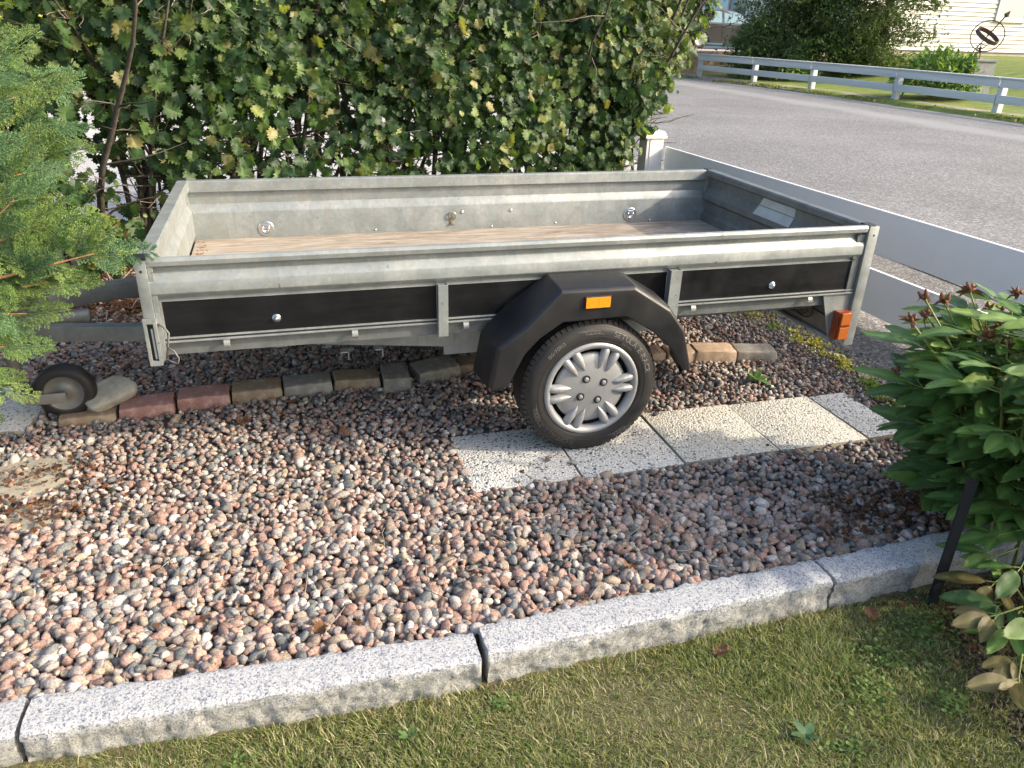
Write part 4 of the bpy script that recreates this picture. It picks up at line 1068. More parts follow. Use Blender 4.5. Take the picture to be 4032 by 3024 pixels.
def compound(p, d, size, tint):
    d = Vector(d).normalized(); side = d.cross(Vector((0,0,1)));  side = side.normalized() if side.length > .1 else Vector((1,0,0))
    for k in range(3):
        ang = (-.75,0,.75)[k]+rg.gauss(0,.12); dk = (d*math.cos(ang)+side*math.sin(ang)+Vector((0,0,-.12+rg.gauss(0,.12)))).normalized()
        q = p+dk*size*.18; pst.tube([p, q], [.0022,.0016], 4, caps=False)
        nn = 1 if k != 1 or rg.random() < .4 else 3
        for j in range(nn):
            dj = dk if j == 0 else (dk+side*(.6 if j == 1 else -.6)).normalized()
            PL.append((q, dj, Vector((rg.gauss(0,.25), -.25+rg.gauss(0,.25), 1)), size*rg.uniform(.75,1.1)*(1 if j == 0 else .72), tint))
for i in range(64):
    a = rg.uniform(0, 6.283); rr = math.sqrt(rg.random()); lean = rr
    top_ = pc+Vector((math.cos(a)*.37*lean, math.sin(a)*.36*lean, .80-.20*lean**2+rg.uniform(-.06,.07)))
    b0 = pc+Vector((math.cos(a)*.10*rr, math.sin(a)*.10*rr, 0)); mid = b0.lerp(top_, .5)+Vector((0,0,.05))
    pts = [b0, b0.lerp(mid,.5)+Vector((0,0,.02)), mid, mid.lerp(top_,.55)+Vector((0,0,.012)), top_]
    pst.tube(pts, [.005,.0048,.0045,.0038,.003], 6, caps=False)
    out = Vector((math.cos(a), math.sin(a), 0))
    for j in range(6):
        t = .30+.65*j/5; q = b0.lerp(top_, t)+Vector((0,0,.05*math.sin(t*3))); aa = a+j*2.2+rg.gauss(0,.4)
        dd = Vector((math.cos(aa), math.sin(aa), .25))*.7+out*.55; e_ = q+dd.normalized()*rg.uniform(.05,.10); pst.tube([q, e_], [.0024,.002], 4, caps=False)
        ti = min(5, max(0, int(rg.gauss(1.2+2.2*t*max(0, (q.z-.1)*1.4), .9))))  # higher leaves get lighter tints, light from above put into the colour
        compound(e_, dd, rg.uniform(.12,.18), ti)
    if i % 3 == 0: heads.append(top_+Vector((rg.gauss(0,.01), rg.gauss(0,.01), .03)))
for q in ((.74,-.62,.705),(.79,-.60,.765),(.86,-.56,.690),(.80,-.56,.50),(1.00,-.56,.76),(1.10,-.60,.70),(.90,-.57,.735)):
    q = Vector(q); m_ = pc.lerp(q, .6)+Vector((0,0,.10)); pst.tube([pc+Vector((-.04,.03,.1)), m_, q], [.0045,.0038,.0028], 6, caps=False); heads.append(q)
    for k_ in range(2):
        t_ = rg.uniform(.55,.9); dd = Vector((rg.gauss(-.5,.6), rg.gauss(-.1,.6), .3)); e_ = m_.lerp(q, t_-.3); compound(e_, dd, rg.uniform(.09,.13), rg.choice((2,3,4,5)))
# low outer shoots towards the lawn, redder leaves
for (x, y, z, dx, dy) in ((.86,-1.02,.12,-1,.1),(.84,-1.06,.06,-1,-.2),(.80,-1.13,.05,-.9,-.3),(.75,-1.20,.04,-.9,-.4),(.70,-1.28,.02,-.9,-.5),(.64,-1.34,.02,-.8,-.7),(.80,-1.24,.08,-.5,-.8),(.90,-.98,.16,-1,.25),(.86,-1.10,.14,-.7,-.4),(.72,-1.18,.07,-1,.1)):
    pst.tube([Vector((x+.22,y+.08,-.07)), Vector((x,y,z))-Vector((dx,dy,0))*.07+Vector((0,0,.02)), (x,y,z)], [.004,.003,.002], 5, caps=False)
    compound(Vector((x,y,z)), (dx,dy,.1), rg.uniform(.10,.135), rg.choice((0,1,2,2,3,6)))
PLp = np.array([p[0][:] for p in PL]); PLd = np.array([p[1][:] for p in PL]); PLn = np.array([p[2][:] for p in PL]); PLs = np.array([p[3] for p in PL]); PLt = np.array([p[4] for p in PL])
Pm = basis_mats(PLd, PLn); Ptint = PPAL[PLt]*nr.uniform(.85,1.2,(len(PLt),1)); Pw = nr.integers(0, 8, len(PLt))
dv = np.linalg.norm(PLp-np.array(CP), axis=1); vis = in_view(PLp, 10, 10); cand = np.where(vis)[0]
top = cand[np.argsort(dv[cand])[:290]]; rest = np.ones(len(PL), bool); rest[top] = False; rest = np.where(rest)[0]; print('peony leaflets', len(PL), 'in view', len(cand))
poff = np.array([1.18,-.80,-.07])
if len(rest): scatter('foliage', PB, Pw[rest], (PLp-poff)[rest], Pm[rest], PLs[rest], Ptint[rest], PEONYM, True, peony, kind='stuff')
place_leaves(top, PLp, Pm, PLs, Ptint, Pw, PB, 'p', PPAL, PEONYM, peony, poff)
o = pst.obj('stems', STEMG, peony, smooth=True, kind='stuff'); o.location = -Vector(poff)
def seed_head(seed):
    rg2 = random.Random(seed); mb = MB()
    for k in range(4):
        a = k*1.57+.3; mb.tube([(0,0,0),(.008*math.cos(a),.008*math.sin(a),.010),(.013*math.cos(a),.013*math.sin(a),.024)], [.003,.0065,.002], 6)
    for k in range(11):
        a = rg2.uniform(0,6.28); l = rg2.uniform(.012,.038); q = (l*math.cos(a), l*math.sin(a), rg2.uniform(-.030,.014)); b = (q[0]*.5, q[1]*.5, q[2]*.2+.006); wv = rg2.uniform(.002,.0055)
        mb.add([(-wv*math.sin(a),wv*math.cos(a),0),(wv*math.sin(a),-wv*math.cos(a),0),(b[0]+wv*1.3*math.sin(a),b[1]-wv*1.3*math.cos(a),b[2]),(b[0]-wv*1.3*math.sin(a),b[1]+wv*1.3*math.cos(a),b[2]),q], [[0,1,2,3],[3,2,4]])
    return mb.mesh('seed_head', SEED, True)
SH = [seed_head(i) for i in range(4)]
for h in heads: 
    o = link('seed_head', rg.choice(SH), peony); o.location = h-Vector(poff); o.rotation_euler = (rg.gauss(0,.4), rg.gauss(0,.4), rg.uniform(0,6)); k_ = rg.uniform(.9,1.3); o.scale = (k_,k_,k_)
# the stake in front of it
stk = MB().box((.722,-.978,-.10), (.757,-.974,.36), .0008).box((.753,-.974,-.10), (.757,-.943,.36), .0008).obj('plant_support_post', STAKEB)
tag(stk, 'black angle-iron post standing in the lawn edge at the foot of the large peony', 'post')

# ------------------------------------------------------------------ near lawn grass
def lawn_grass(n):
    x = nr.uniform(-2.2, 1.5, n); y = nr.uniform(-2.0, -.915, n)
    edge_y = np.interp(x, [-1.7,-1.0,-.64,.42,1.4], [-.912,-.950,-.950,-.918,-.885])
    dens = np.clip(.85+.4*np.sin(x*6+y*3)*np.sin(y*8-x*2), .5, 1)
    bare = np.exp(-(((x-.85)/.25)**2+((y+1.10)/.13)**2)); bare2 = np.exp(-(((x+.05)/.06)**2+((y+1.2)/.04)**2)); dens *= 1-.6*bare; dens *= 1-.6*bare2
    band = np.clip((edge_y-y)/.05, 0, 1); dens *= .55+.45*band; bx = np.interp(y, [-1.6,-1.4,-1.3,-1.2,-1.06,-1.0,-.93], [.60,.58,.63,.62,.70,.78,.84]); dens *= np.where(x > bx+nr.normal(0,.03,n), .10, 1)
    k = (nr.random(n) < dens) & (y < edge_y); x, y = x[k], y[k]; P = np.c_[x, y, np.full(len(x), -.074)]
    P = P[in_view(P, 30, 40)]; n = len(P)
    # clumps share lean and colour
    lean = np.c_[np.sin(P[:,0]*23+P[:,1]*11), np.cos(P[:,0]*17-P[:,1]*19)]*.22
    h = nr.uniform(.012,.027,n)*np.where(nr.random(n) < .03, 1.9, 1)*(1-.35*(P[:,0] > .35)); wd = nr.uniform(.0008,.0017,n); a = nr.uniform(0,6.283,n)
    ln = lean+np.c_[np.cos(a), np.sin(a)]*nr.uniform(.1,1.3,(n,1)); side = np.c_[-np.sin(a), np.cos(a), np.zeros(n)]
    Vb = np.empty((n,5,3)); up = np.array([0,0,1.0]); l3 = np.c_[ln, np.zeros(n)]
    Vb[:,0] = P-side*wd[:,None]; Vb[:,1] = P+side*wd[:,None]
    m_ = P+l3*h[:,None]*.30+up*h[:,None]*.55; Vb[:,2] = m_+side*wd[:,None]*.8; Vb[:,3] = m_-side*wd[:,None]*.8
    Vb[:,4] = P+l3*h[:,None]*.95+up*h[:,None]*.90
    F0 = np.array([(0,1,2),(0,2,3),(3,2,4)]); F = (F0[None]+(np.arange(n)*5)[:,None,None]).reshape(-1,3)
    pal = np.array([(.125,.175,.048),(.165,.215,.06),(.215,.255,.08),(.11,.15,.045),(.34,.31,.17),(.42,.38,.25),(.26,.255,.11)])
    pr = .5+.5*np.sin(P[:,0]*3.7+1)*np.sin(P[:,1]*7+P[:,0]*2); dry = nr.random(n) < (.26+.36*pr)
    ci = np.where(dry, nr.integers(4,7,n), nr.integers(0,4,n)); T_ = pal[ci]*nr.uniform(.7,1.25,(n,1))
    me = np_mesh('grass', Vb.reshape(-1,3), F, np.repeat(T_, 5, axis=0), GRASSM, False); print('grass', n)
    link('grass', me, kind='stuff', label='short mixed green and straw coloured lawn grass in the foreground', cat='grass')
lawn_grass(380000)
def round_leaf(seed, k=1):
    V = [(0,0,0)]; F = []; n = 7
    for i in range(n): a = 2*math.pi*i/n; V.append((.5*math.cos(a)*k, .5*math.sin(a)+.5, .06*math.sin(a*2)))
    V[0] = (0,.45,-.03)
    for i in range(n): F.append((0, 1+i, 1+(i+1) % n))
    return np.array(V), np.array(F)
RL = [round_leaf(0), round_leaf(1,.8)]
def soil_crumbs():
    n = 5200; x = nr.uniform(.50,1.5,n); y = nr.uniform(-1.6,-.93,n); bx = np.interp(y, [-1.6,-1.4,-1.3,-1.2,-1.06,-1.0,-.93], [.60,.58,.63,.62,.70,.78,.84])
    k = x > bx+nr.normal(-.01,.035,n); P = np.c_[x[k], y[k], np.full(k.sum(), -.068)]; n = len(P); q = nr.uniform(.002,.009,n)
    scatter('bare_soil', [pebble_base(1, 400+i) for i in range(4)], nr.integers(0,4,n), P, rot_mats(nr.uniform(0,6.28,(n,3))), np.c_[q*1.3,q,q*.7], np.array([(.05,.036,.025)])*nr.uniform(.5,1.8,(n,1)), SOILC, True, kind='stuff', label='crumbly dark bare soil under the large peony', cat='soil')
SOILC, _t, _b = material('soil_crumb'); _a = _t.nodes.new('ShaderNodeAttribute'); _a.attribute_name = 'tint'; _t.links.new(_a.outputs[0], _b.inputs['Base Color']); _b.inputs['Roughness'].default_value = .95
soil_crumbs()
def clover():
    cs = [(.45,-1.12,.10),(.62,-1.06,.09),(.30,-1.22,.07),(.86,-1.28,.07),(.72,-1.35,.06),(.15,-1.35,.05),(.5,-1.3,.05),(-.62,-1.02,.03),(-1.25,-1.05,.05)]
    P = []; 
    for (x, y, s) in cs: 
        m = int(900*s/.1*.28); P.append(np.c_[nr.normal(x,s*.6,m), nr.normal(y,s*.45,m), nr.uniform(-.070,-.045,m)])
    P = np.concatenate(P); P = P[P[:,1] < np.interp(P[:,0], [-1.7,-1.0,-.64,.42,1.4], [-.94,-.975,-.975,-.94,-.92])]; n = len(P)
    nrm = np.c_[nr.normal(0,.35,n), nr.normal(0,.35,n), np.ones(n)]; d_ = np.c_[nr.normal(0,1,(n,2)), nr.normal(0,.1,n)]
    T_ = np.array([(.10,.17,.05)])*nr.uniform(.6,1.4,(n,1))+np.array([(.03,.02,0)])*nr.random((n,1))
    scatter('clover', RL, nr.integers(0,2,n), P, basis_mats(d_, nrm), nr.uniform(.007,.013,n), T_, GRASSM, False, kind='stuff', label='small round clover leaves creeping through the shaded lawn', cat='ground cover')
clover()
def edge_weeds():
    # moss and stonecrop along the gravel/driveway border
    P = []; Tn_ = []
    for (x, y, sx_, sy_, m, c) in ((1.52,1.25,.10,.10,420,(.30,.30,.06)),(1.50,1.02,.06,.06,320,(.16,.24,.07)),(1.56,.80,.07,.16,900,(.38,.36,.09)),(1.55,.50,.05,.11,700,(.34,.33,.09)),(1.52,.28,.05,.08,520,(.20,.28,.06)),(1.47,.08,.04,.08,420,(.24,.28,.07)),(1.40,-.12,.04,.08,420,(.15,.22,.05)),(1.37,-.03,.03,.03,300,(.26,.32,.10)),(1.58,1.55,.05,.15,500,(.18,.24,.07)),(1.60,2.0,.06,.3,600,(.16,.2,.06))):
        m = int(m*.6); P.append(np.c_[nr.normal(x,sx_*.6,m), nr.normal(y,sy_*.6,m), abs(nr.normal(.004,.009,m))]); Tn_.append(np.array([c])*nr.uniform(.5,1.25,(m,1)))
    P = np.concatenate(P); Tn_ = np.concatenate(Tn_); k_ = np.sin(P[:,0]*38+1)*np.sin(P[:,1]*31)+.5*np.sin(P[:,1]*73+P[:,0]*50) > -.05; P, Tn_ = P[k_], Tn_[k_]; n = len(P)
    d_ = np.c_[nr.normal(0,1,(n,2)), nr.uniform(0,1.2,n)]; nrm = np.c_[nr.normal(0,.6,n), nr.normal(0,.6,n), np.ones(n)]
    scatter('stonecrop', RL, nr.integers(0,2,n), P, basis_mats(d_, nrm), nr.uniform(.006,.020,n), Tn_, GRASSM, False, kind='stuff', label='yellow-green stonecrop and moss along the driveway edge', cat='ground cover')
edge_weeds()
def rosette(loc, s, n, tint, label, cat='weed'):
    rg2 = random.Random(int(loc[0]*777)); e_ = empty('weed', loc, label=label, cat=cat)
    for i in range(n):
        V0, F0 = PB[i % 8]; me = np_mesh('leaf', V0, F0, np.repeat(np.array([tint])*rg2.uniform(.8,1.2), len(V0), axis=0), PEONYM, True)
        o = link('leaf', me, e_); k_ = s*rg2.uniform(.7,1.1); o.scale = (k_*1.2,k_,k_); o.rotation_euler = (rg2.uniform(.15,.6), 0, 6.283*i/n+rg2.uniform(-.3,.3)); o.location = (0,0,.008)
rosette((1.00,.42,.012), .075, 7, (.10,.19,.05), 'small green dandelion rosette growing in the gravel beyond the slabs')
rosette((1.47,1.42,.005), .07, 7, (.08,.15,.05), 'small leafy weed at the driveway edge below the tail of the trailer')
rosette((.06,-1.30,-.06), .05, 5, (.07,.13,.06), 'plantain weed with broad dull leaves beside a bare patch in the lawn')
rosette((-.86,-1.06,-.06), .03, 6, (.10,.17,.05), 'bright green dandelion in the foreground grass left of the middle')
# dead leaves ---------------------------------------------------------
def dead_leaf_mesh(seed):
    V0, F0 = leaf_lobed(seed, .5); V = V0.copy(); V[:,2] += .25*np.sin(V[:,1]*4+seed)+.3*(V[:,0]**2); me = np_mesh('dead_leaf', V, F0, None, DRYLEAF, True); return me
DL = [dead_leaf_mesh(70+i) for i in range(4)]
for (x, y, z, s, lb) in ((-.15,-.72,.022,.055,'curled orange dead leaf on the pebbles just above the middle kerb stone'),(-1.02,-.72,.02,.045,'crumpled brown dead leaf on pebbles beside the left kerb stone'),(-1.62,-1.02,-.045,.06,'brown dead leaf in the grass at the bottom left below the kerb'),(.52,-.965,-.058,.042,'brown dead leaf at the foot of the right-hand kerb joint'),(-.02,-1.0,-.05,.05,'flat brown dead leaf against the side of the middle kerb stone'),(-1.26,.53,.03,.055,'brown dead leaf on pebbles in front of the brown edging blocks'),(-1.05,.60,.03,.05,'dead leaf leaning on the grey edging block under the trailer'),(-.90,.33,.024,.05,'dark brown dead leaf on the shaded gravel left of the wheel')):
    o = link('fallen_leaf', rnd.choice(DL), None, (x,y,z), (rnd.uniform(-.3,.3), rnd.uniform(-.3,.3), rnd.uniform(0,6))); o.scale = (s,s,s); tag(o, lb, 'leaf')
for (x, y, z, q, lb) in ((.385,.205,.018,.013,'small dark pebble lying alone on the third slab right of the tyre'),(-.17,-.03,.014,.011,'small reddish pebble lying on the first slab against the tyre'),(-.085,-.075,.014,.012,'flat pale stone chip lying on the slab joint below the tyre')):
    o = link('stone', np_mesh('stone', *[pebble_base(2, int(q*1e4))[k] for k in (0,1)], np.repeat(np.array([(.10,.085,.085) if x > 0 else ((.22,.12,.11) if x < -.1 else (.30,.29,.27))]), 42, axis=0), PEBBLE, True), None, (x,y,z), (0,.2,x*9)); o.scale = (q*1.4,q,q*.6); tag(o, lb, 'stone')
def litter():
    cs = [(-1.85,2.25,.35,.22,900),(-1.2,2.4,.5,.25,700),(0,2.7,.8,.3,700),(-1.75,1.3,.15,.1,140),(.95,-.62,.16,.07,420),(.72,-.55,.05,.03,60),(.62,-.68,.08,.03,60),(-1.95,.28,.12,.05,130),(-1.88,.05,.1,.06,150),(-1.75,-.2,.16,.12,50),(-1.1,-.55,.5,.15,50),(-.3,-.3,.5,.2,40),(1.05,-.98,.18,.05,200)]
    P = np.concatenate([np.c_[nr.normal(x,sx_,m), nr.normal(y,sy_,m), nr.uniform(.004,.026,m)] for (x,y,sx_,sy_,m) in cs+[(.95,-1.12,.15,.12,260)]]); P[P[:,1] < -.86, 2] -= .078
    ke = np.interp(P[:,0], [-2.7,-1.7,-1.0,-.64,.42,1.4], [-.785,-.795,-.842,-.846,-.811,-.765]); bad = (P[:,1] > ke-.13) & (P[:,1] < ke+.01); P = P[~bad]; n = len(P)
    nrm = np.c_[nr.normal(0,.5,n), nr.normal(0,.5,n), np.ones(n)]; d_ = np.c_[nr.normal(0,1,(n,2)), nr.normal(0,.2,n)]
    T_ = np.array([(.13,.062,.03)])*nr.uniform(.4,1.6,(n,1)); s = np.where(P[:,1] > 1.8, nr.uniform(.03,.06,n), nr.uniform(.008,.024,n))
    scatter('leaf_litter', HB, nr.integers(0,10,n), P, basis_mats(d_, nrm), s, T_, GRASSM, False, kind='stuff', label='brown leaf litter and shredded debris lying on the gravel', cat='leaf litter')
litter()
tws = MB(); rg = random.Random(9)
for i in range(60):
    x, y = rg.uniform(-1.9,.6), rg.uniform(-.8,-.2)
    if i < 22: x, y = rg.uniform(-2.1,-1.4), rg.uniform(1.9,2.4)
    tws.tube(wander((x,y,.020 if i >= 22 else .03), (rg.gauss(0,1), rg.gauss(0,1), .02 if i >= 22 else .5), rg.uniform(.05,.14) if i >= 22 else rg.uniform(.15,.35), 4, .2, rg), [.0014]*5 if i >= 22 else [.004,.0035,.003,.0025,.002], 4)
tag(tws.obj('fallen_twigs', TWIG, smooth=True), 'thin dry twigs scattered over the pebbles', 'twigs', kind='stuff')

# ------------------------------------------------------------------ across the road: rail fence
FP = [(13.30,20.16),(13.60,17.66),(13.76,14.49),(13.75,11.42),(13.72,8.3),(13.70,5.2)]
FP = [(12.9,22.9)]+FP
fen = empty('rail_fence', (13.6,14,0), label='weathered white two-rail wooden fence across the road', cat='fence')
def fpart(mb, nm, mat): o = mb.obj(nm, mat, fen, angle=30); o.location = (-13.6,-14,0); return o
for k, (x, y) in enumerate(FP):
    fpart(MB().box((x-.01,y-.07,-.05), (x+.13,y+.07,.625), .008).box((x-.014,y-.045,-.03), (x-.01,y-.035,.6)), 'post', FENCEP)
    fpart(MB().box((x-.08,y-.16,-.06), (x+.2,y+.16,.03), .01), 'post_footing', FOUND)
    if k:
        x0, y0 = FP[k-1]; g_ = .012
        for z0, z1 in ((.565,.735),(.25,.415)):
            m2 = MB(); m2.beam((x0-.045,y0-g_,(z0+z1)/2), (x-.045,y+g_,(z0+z1)/2), .04, z1-z0, .006); fpart(m2, 'rail', FENCEP)
        m2 = MB(); m2.beam((x0-.01,y0-g_,.753), (x-.01,y+g_,.753), .19, .028, .005); fpart(m2, 'top_board', FENCEP)
vs_ = [(12.9,2),(13.25,8),(13.35,14),(13.1,18),(12.7,21),(12.1,26),(13.0,26),(13.45,21),(13.85,18),(14.0,14),(13.98,8),(13.9,2)]
MB().add([(x,y,(.072 if x > 13.40 or (y > 19 and x > 12.95) else .004)) for x,y in vs_], [[0,1,10,11],[1,2,9,10],[2,3,8,9],[3,4,7,8],[4,5,6,7]]).obj('verge', simple('pale_gritty_soil', (.17,.145,.115), .95, nscale=2.5, col2=(.34,.30,.25), bmp=.5, bscale=14), kind='structure')
# verge strip: broken kerb stones, moss and tufts
vg = MB(); rgv = random.Random(4)
yy = 2.0
while yy < 27:
    L_ = rgv.uniform(.5,1.1); xx = float(np.interp(yy, [5.2,8.3,11.4,14.5,17.7,20.2,22.9], [13.60,13.60,13.62,13.62,13.45,13.15,12.75]))
    sk = MB().box((xx-.07,yy,-.05), (xx+.07,yy+L_-.03,rgv.uniform(.025,.05)), .012)
    o = sk.obj('edging_stone', FOUND); tag(o, kind='structure'); yy += L_
def verge():
    n = 5200; y = nr.uniform(3,26,n); x = np.interp(y, [5.2,8.3,11.4,14.5,17.7,20.2,22.9], [13.35,13.35,13.38,13.38,13.2,12.9,12.5])+nr.normal(0,.20,n)
    k = (np.sin(y*3.1)+np.sin(y*1.3+1)+.7*np.sin(y*7)+nr.normal(0,.5,n)) > .1; x, y = x[k], y[k]; n = len(x)
    P = np.c_[x, y, nr.uniform(.0,.03,n)]; d_ = np.c_[nr.normal(0,.6,(n,2)), nr.uniform(.4,1.2,n)]; nrm = np.c_[nr.normal(0,1,(n,2)), nr.uniform(0,.6,n)]
    T_ = np.array([(.13,.20,.04),(.20,.22,.06),(.24,.20,.10)])[nr.integers(0,3,n)]*nr.uniform(.6,1.2,(n,1))
    scatter('verge_weeds', RL, nr.integers(0,2,n), P, basis_mats(d_, nrm), nr.uniform(.02,.07,n), T_, GRASSM, False, kind='stuff', label='tufts of grass and moss along the far road edge', cat='ground cover')
verge()

# ------------------------------------------------------------------ far trees and shrubs
def tuft_base(seed, n=5, w_=.115):
    rg2 = random.Random(seed); V = []; F = []
    for i in range(n):
        a = rg2.uniform(0,6.283); e_ = rg2.uniform(.25,1.3); d_ = Vector((math.cos(a)*math.cos(e_), math.sin(e_), math.sin(a)*math.cos(e_))); s = d_.cross(Vector((rg2.gauss(0,1), rg2.gauss(0,1), rg2.gauss(0,1)))).normalized(); l = rg2.uniform(.6,1.1); k = len(V)
        m_ = d_*l*.5; V += [(0,0,0), tuple(m_+s*w_), tuple(d_*l), tuple(m_-s*w_)]; F += [(k,k+1,k+2),(k,k+2,k+3)]
    return np.array(V), np.array(F)
TB = [tuft_base(i) for i in range(6)]
def conifer(name, loc, h, r, n, tint, label, seed, droop=.0, shape=None):
    rg2 = np.random.default_rng(seed); o = empty(name, loc, label=label, cat='tree')
    MB().tube([(0,0,-.1),(.03,.02,h*.5),(0,0,h*.96)], [r*.09,r*.06,.01], 9).obj('trunk', BARK, o, smooth=True)
    # boughs carry the tufts, so the crown is clumpy with dark gaps
    nb = max(40, n//110); zb = rg2.uniform(.03,1,nb)**1.05*h; ab = rg2.uniform(0,6.283,nb)
    if shape is None: rb = r*np.clip(1.05-(zb/h)**1.4*.95, .06, 1)*np.interp(zb/h, [0,.08,.2], [.8,.95,1])
    else: rb = r*np.interp(zb/h, *shape)
    rb *= rg2.uniform(.60,1.20,nb)
    br_ = MB()
    for a_, z_, r_ in zip(ab, zb, rb):
        br_.tube([(0,0,max(.1,z_-.25*r_)), (math.cos(a_)*r_*.6, math.sin(a_)*r_*.6, z_), (math.cos(a_)*r_*.95, math.sin(a_)*r_*.95, z_-droop*r_)], [.02,.012,.004], 4, caps=False)
    br_.obj('boughs', BARK, o, kind='stuff')
    ci = rg2.integers(0, nb, n); t = rg2.random(n)**.55; rad = rb[ci]*t; sp_ = .10+.10*rb[ci]
    P = np.c_[np.cos(ab[ci])*rad, np.sin(ab[ci])*rad, zb[ci]-.25*rb[ci]*(1-t)+.0]+rg2.normal(0,1,(n,3))*np.c_[sp_, sp_, sp_*.55]
    P[:,2] -= droop*rad*.8; P[:,2] = np.clip(P[:,2], .05, None)
    d_ = np.c_[np.cos(ab[ci]), np.sin(ab[ci]), rg2.normal(.25-droop,.35,n)]+rg2.normal(0,.35,(n,3)); nrm = rg2.normal(0,1,(n,3))
    clump = rg2.uniform(.6,1.35,nb)[ci][:,None]; T_ = np.array([tint])*clump*rg2.uniform(.75,1.25,(n,1))
    scatter('foliage', TB, rg2.integers(0,6,n), P, basis_mats(d_, nrm), rg2.uniform(.09,.17,n), T_, CONIM, False, o, kind='stuff')
conifer('yew_tree', (16.1,21.9,.10), 6.2, 2.15, 20000, (.075,.12,.035), 'broad dark green conifer behind the rail fence, left one of the large pair', 1, .05)
conifer('yew_tree', (18.1,20.5,.20), 7.0, 1.75, 16000, (.070,.105,.032), 'large conifer overhanging the lawn beside the cream house, right one of the pair', 2, .12, ([0,.1,.35,.7,1],[.55,.85,1.05,.8,.1]))
conifer('low_juniper', (14.75,21.9,.08), 1.8, 1.15, 7500, (.075,.125,.05), 'rounded low conifer in front of the parked grey car', 3, 0, ([0,.3,.7,1],[.8,1,.8,.3]))
def bush(name, loc, h, r, n, leafs, tintset, label, seed, size, cat='shrub', mat=PEONYM, bases=None):
    rg2 = np.random.default_rng(seed); o = empty(name, loc, label=label, cat=cat); st_ = MB(); r3 = random.Random(seed)
    for i in range(26):
        a = r3.uniform(0,6.28); q = r3.random()*.8; st_.tube([(math.cos(a)*r*.15*q, math.sin(a)*r*.15*q, -.05), (math.cos(a)*r*.5*q, math.sin(a)*r*.5*q, h*.5), (math.cos(a)*r*.85*q, math.sin(a)*r*.85*q, h*.9*(1-.3*q))], [.010,.008,.004], 4)
    st_.obj('stems', STEMG, o, kind='stuff')
    u_ = rg2.normal(0,1,(n,3)); u_ /= np.linalg.norm(u_, axis=1, keepdims=True); u_[:,2] = abs(u_[:,2])*1.0; t = rg2.random(n)**.4
    P = u_*t[:,None]*np.array([r,r,h*.8]); P[:,2] += h*.18; P *= 1+.12*np.sin(u_[:,:1]*9)*np.sin(u_[:,1:2]*8+1)
    d_ = u_+rg2.normal(0,.5,(n,3)); d_[:,2] -= .3; nrm = np.c_[rg2.normal(0,.5,(n,2)), np.ones(n)]
    T_ = tintset[rg2.integers(0, len(tintset), n)]*rg2.uniform(.7,1.25,(n,1))
    scatter('foliage', bases or PB_LOW, rg2.integers(0, 8, n), P, basis_mats(d_, nrm), rg2.uniform(.7,1.2,n)*size, T_, mat, True, o, kind='stuff')
bush('peony_shrub', (15.0,14.5,.08), 1.15, 1.0, 2300, None, PPAL[:5]*1.1, 'leafy green shrub behind the rail fence left of the sundial', 8, .17)
bush('low_shrub', (15.4,21.0,.08), .55, .9, 900, None, PPAL[3:6]*1.6, 'pale green low shrub under the big conifers behind the fence', 9, .14)
# beyond the hedge: sunlit shrubs across the side street
for i, (x, y, h, r, c) in enumerate(((-9,18.5,3.2,2.4,1),(-5,19.5,2.8,2.2,1),(-1,18.5,3.4,2.4,1),(3.0,19,2.8,2.0,1),(-13.5,19,3.0,2.4,1),(6.3,21,3.4,2.2,1),(9.5,24,4.0,2.4,1))):
    lab = ('far left','second from the left','third from the left','fourth from the left','leftmost of all','fifth','sixth')[i]
    bush('garden_shrub', (x,y,.0), h, r, 1600, None, np.array([(.20,.26,.04),(.28,.32,.05),(.14,.20,.04),(.36,.36,.07)]), 'sunlit yellow-green shrub seen through the hedge, %s across the side street' % lab, 30+i, .30, mat=LEAFM)

# ------------------------------------------------------------------ cream house
H = empty('cream_house', (30,26,.8), label='cream house with horizontal board siding and a white framed window', cat='house')
def hp(mb, nm, mat, par=H, **k):
    o = mb.obj(nm, mat, par, **k)
    if par is H: o.location = (-30,-26,-.8)
    return o
hx0, hx1, hy = 21.2, 40, 26.0
hp(MB().box((hx0-.02,hy+.02,.3), (hx1,hy+8,1.0)), 'foundation', FOUND)
hp(MB().box((hx0,hy+.05,.985), (hx1,hy+8,5.6)), 'wall_core', SIDING)
hp(MB().box((hx0,hy-.02,.965), (hx1,hy+.05,.990)), 'base_flashing', simple('dark_flashing', (.07,.05,.05), .6))
wx0, wx1, wz0 = 28.15, 29.6, 2.30
def board(x0, x1, z, ln=.165):
    mb = MB(); mb.prism([(hy+.048, z+.001),(hy-.022, z+.006),(hy+.018, z+ln-.010),(hy+.048, z+ln-.004)], 'x', x0, x1)
    for i_, v in enumerate(mb.v): mb.v[i_] = v
    return hp(mb, 'siding_board', SIDING)
for k in range(26):
    z = .99+.1665*k
    board(hx0, 25.16, z)
    if wz0-.12 < z+.16 and z < 3.9: board(25.24, wx0-.09, z); board(wx1+.09, hx1, z)
    else: board(25.24, hx1, z)
hp(MB().box((25.16,hy-.012,.99), (25.24,hy+.05,5.4), .003), 'joint_cover', simple('grey_joint', (.55,.56,.58), .5))
wf = hp(MB().box((wx0-.085,hy-.06,wz0-.07), (wx0,hy+.02,3.7), .004).box((wx1,hy-.06,wz0-.07), (wx1+.085,hy+.02,3.7), .004).box((wx0,hy-.06,3.62), (wx1,hy+.02,3.70)).box((wx0,hy-.06,wz0-.07), (wx1,hy+.02,wz0), .004), 'window_frame', WHITEP)
hp(MB().box((wx0,hy-.02,wz0), (wx1,hy-.012,3.62)), 'pane', GLASS, wf).location = (0,0,0)
hp(MB().box((wx0-.10,hy-.10,wz0-.16), (wx1+.10,hy+.02,wz0-.08), .006), 'window_sill', SIDING)
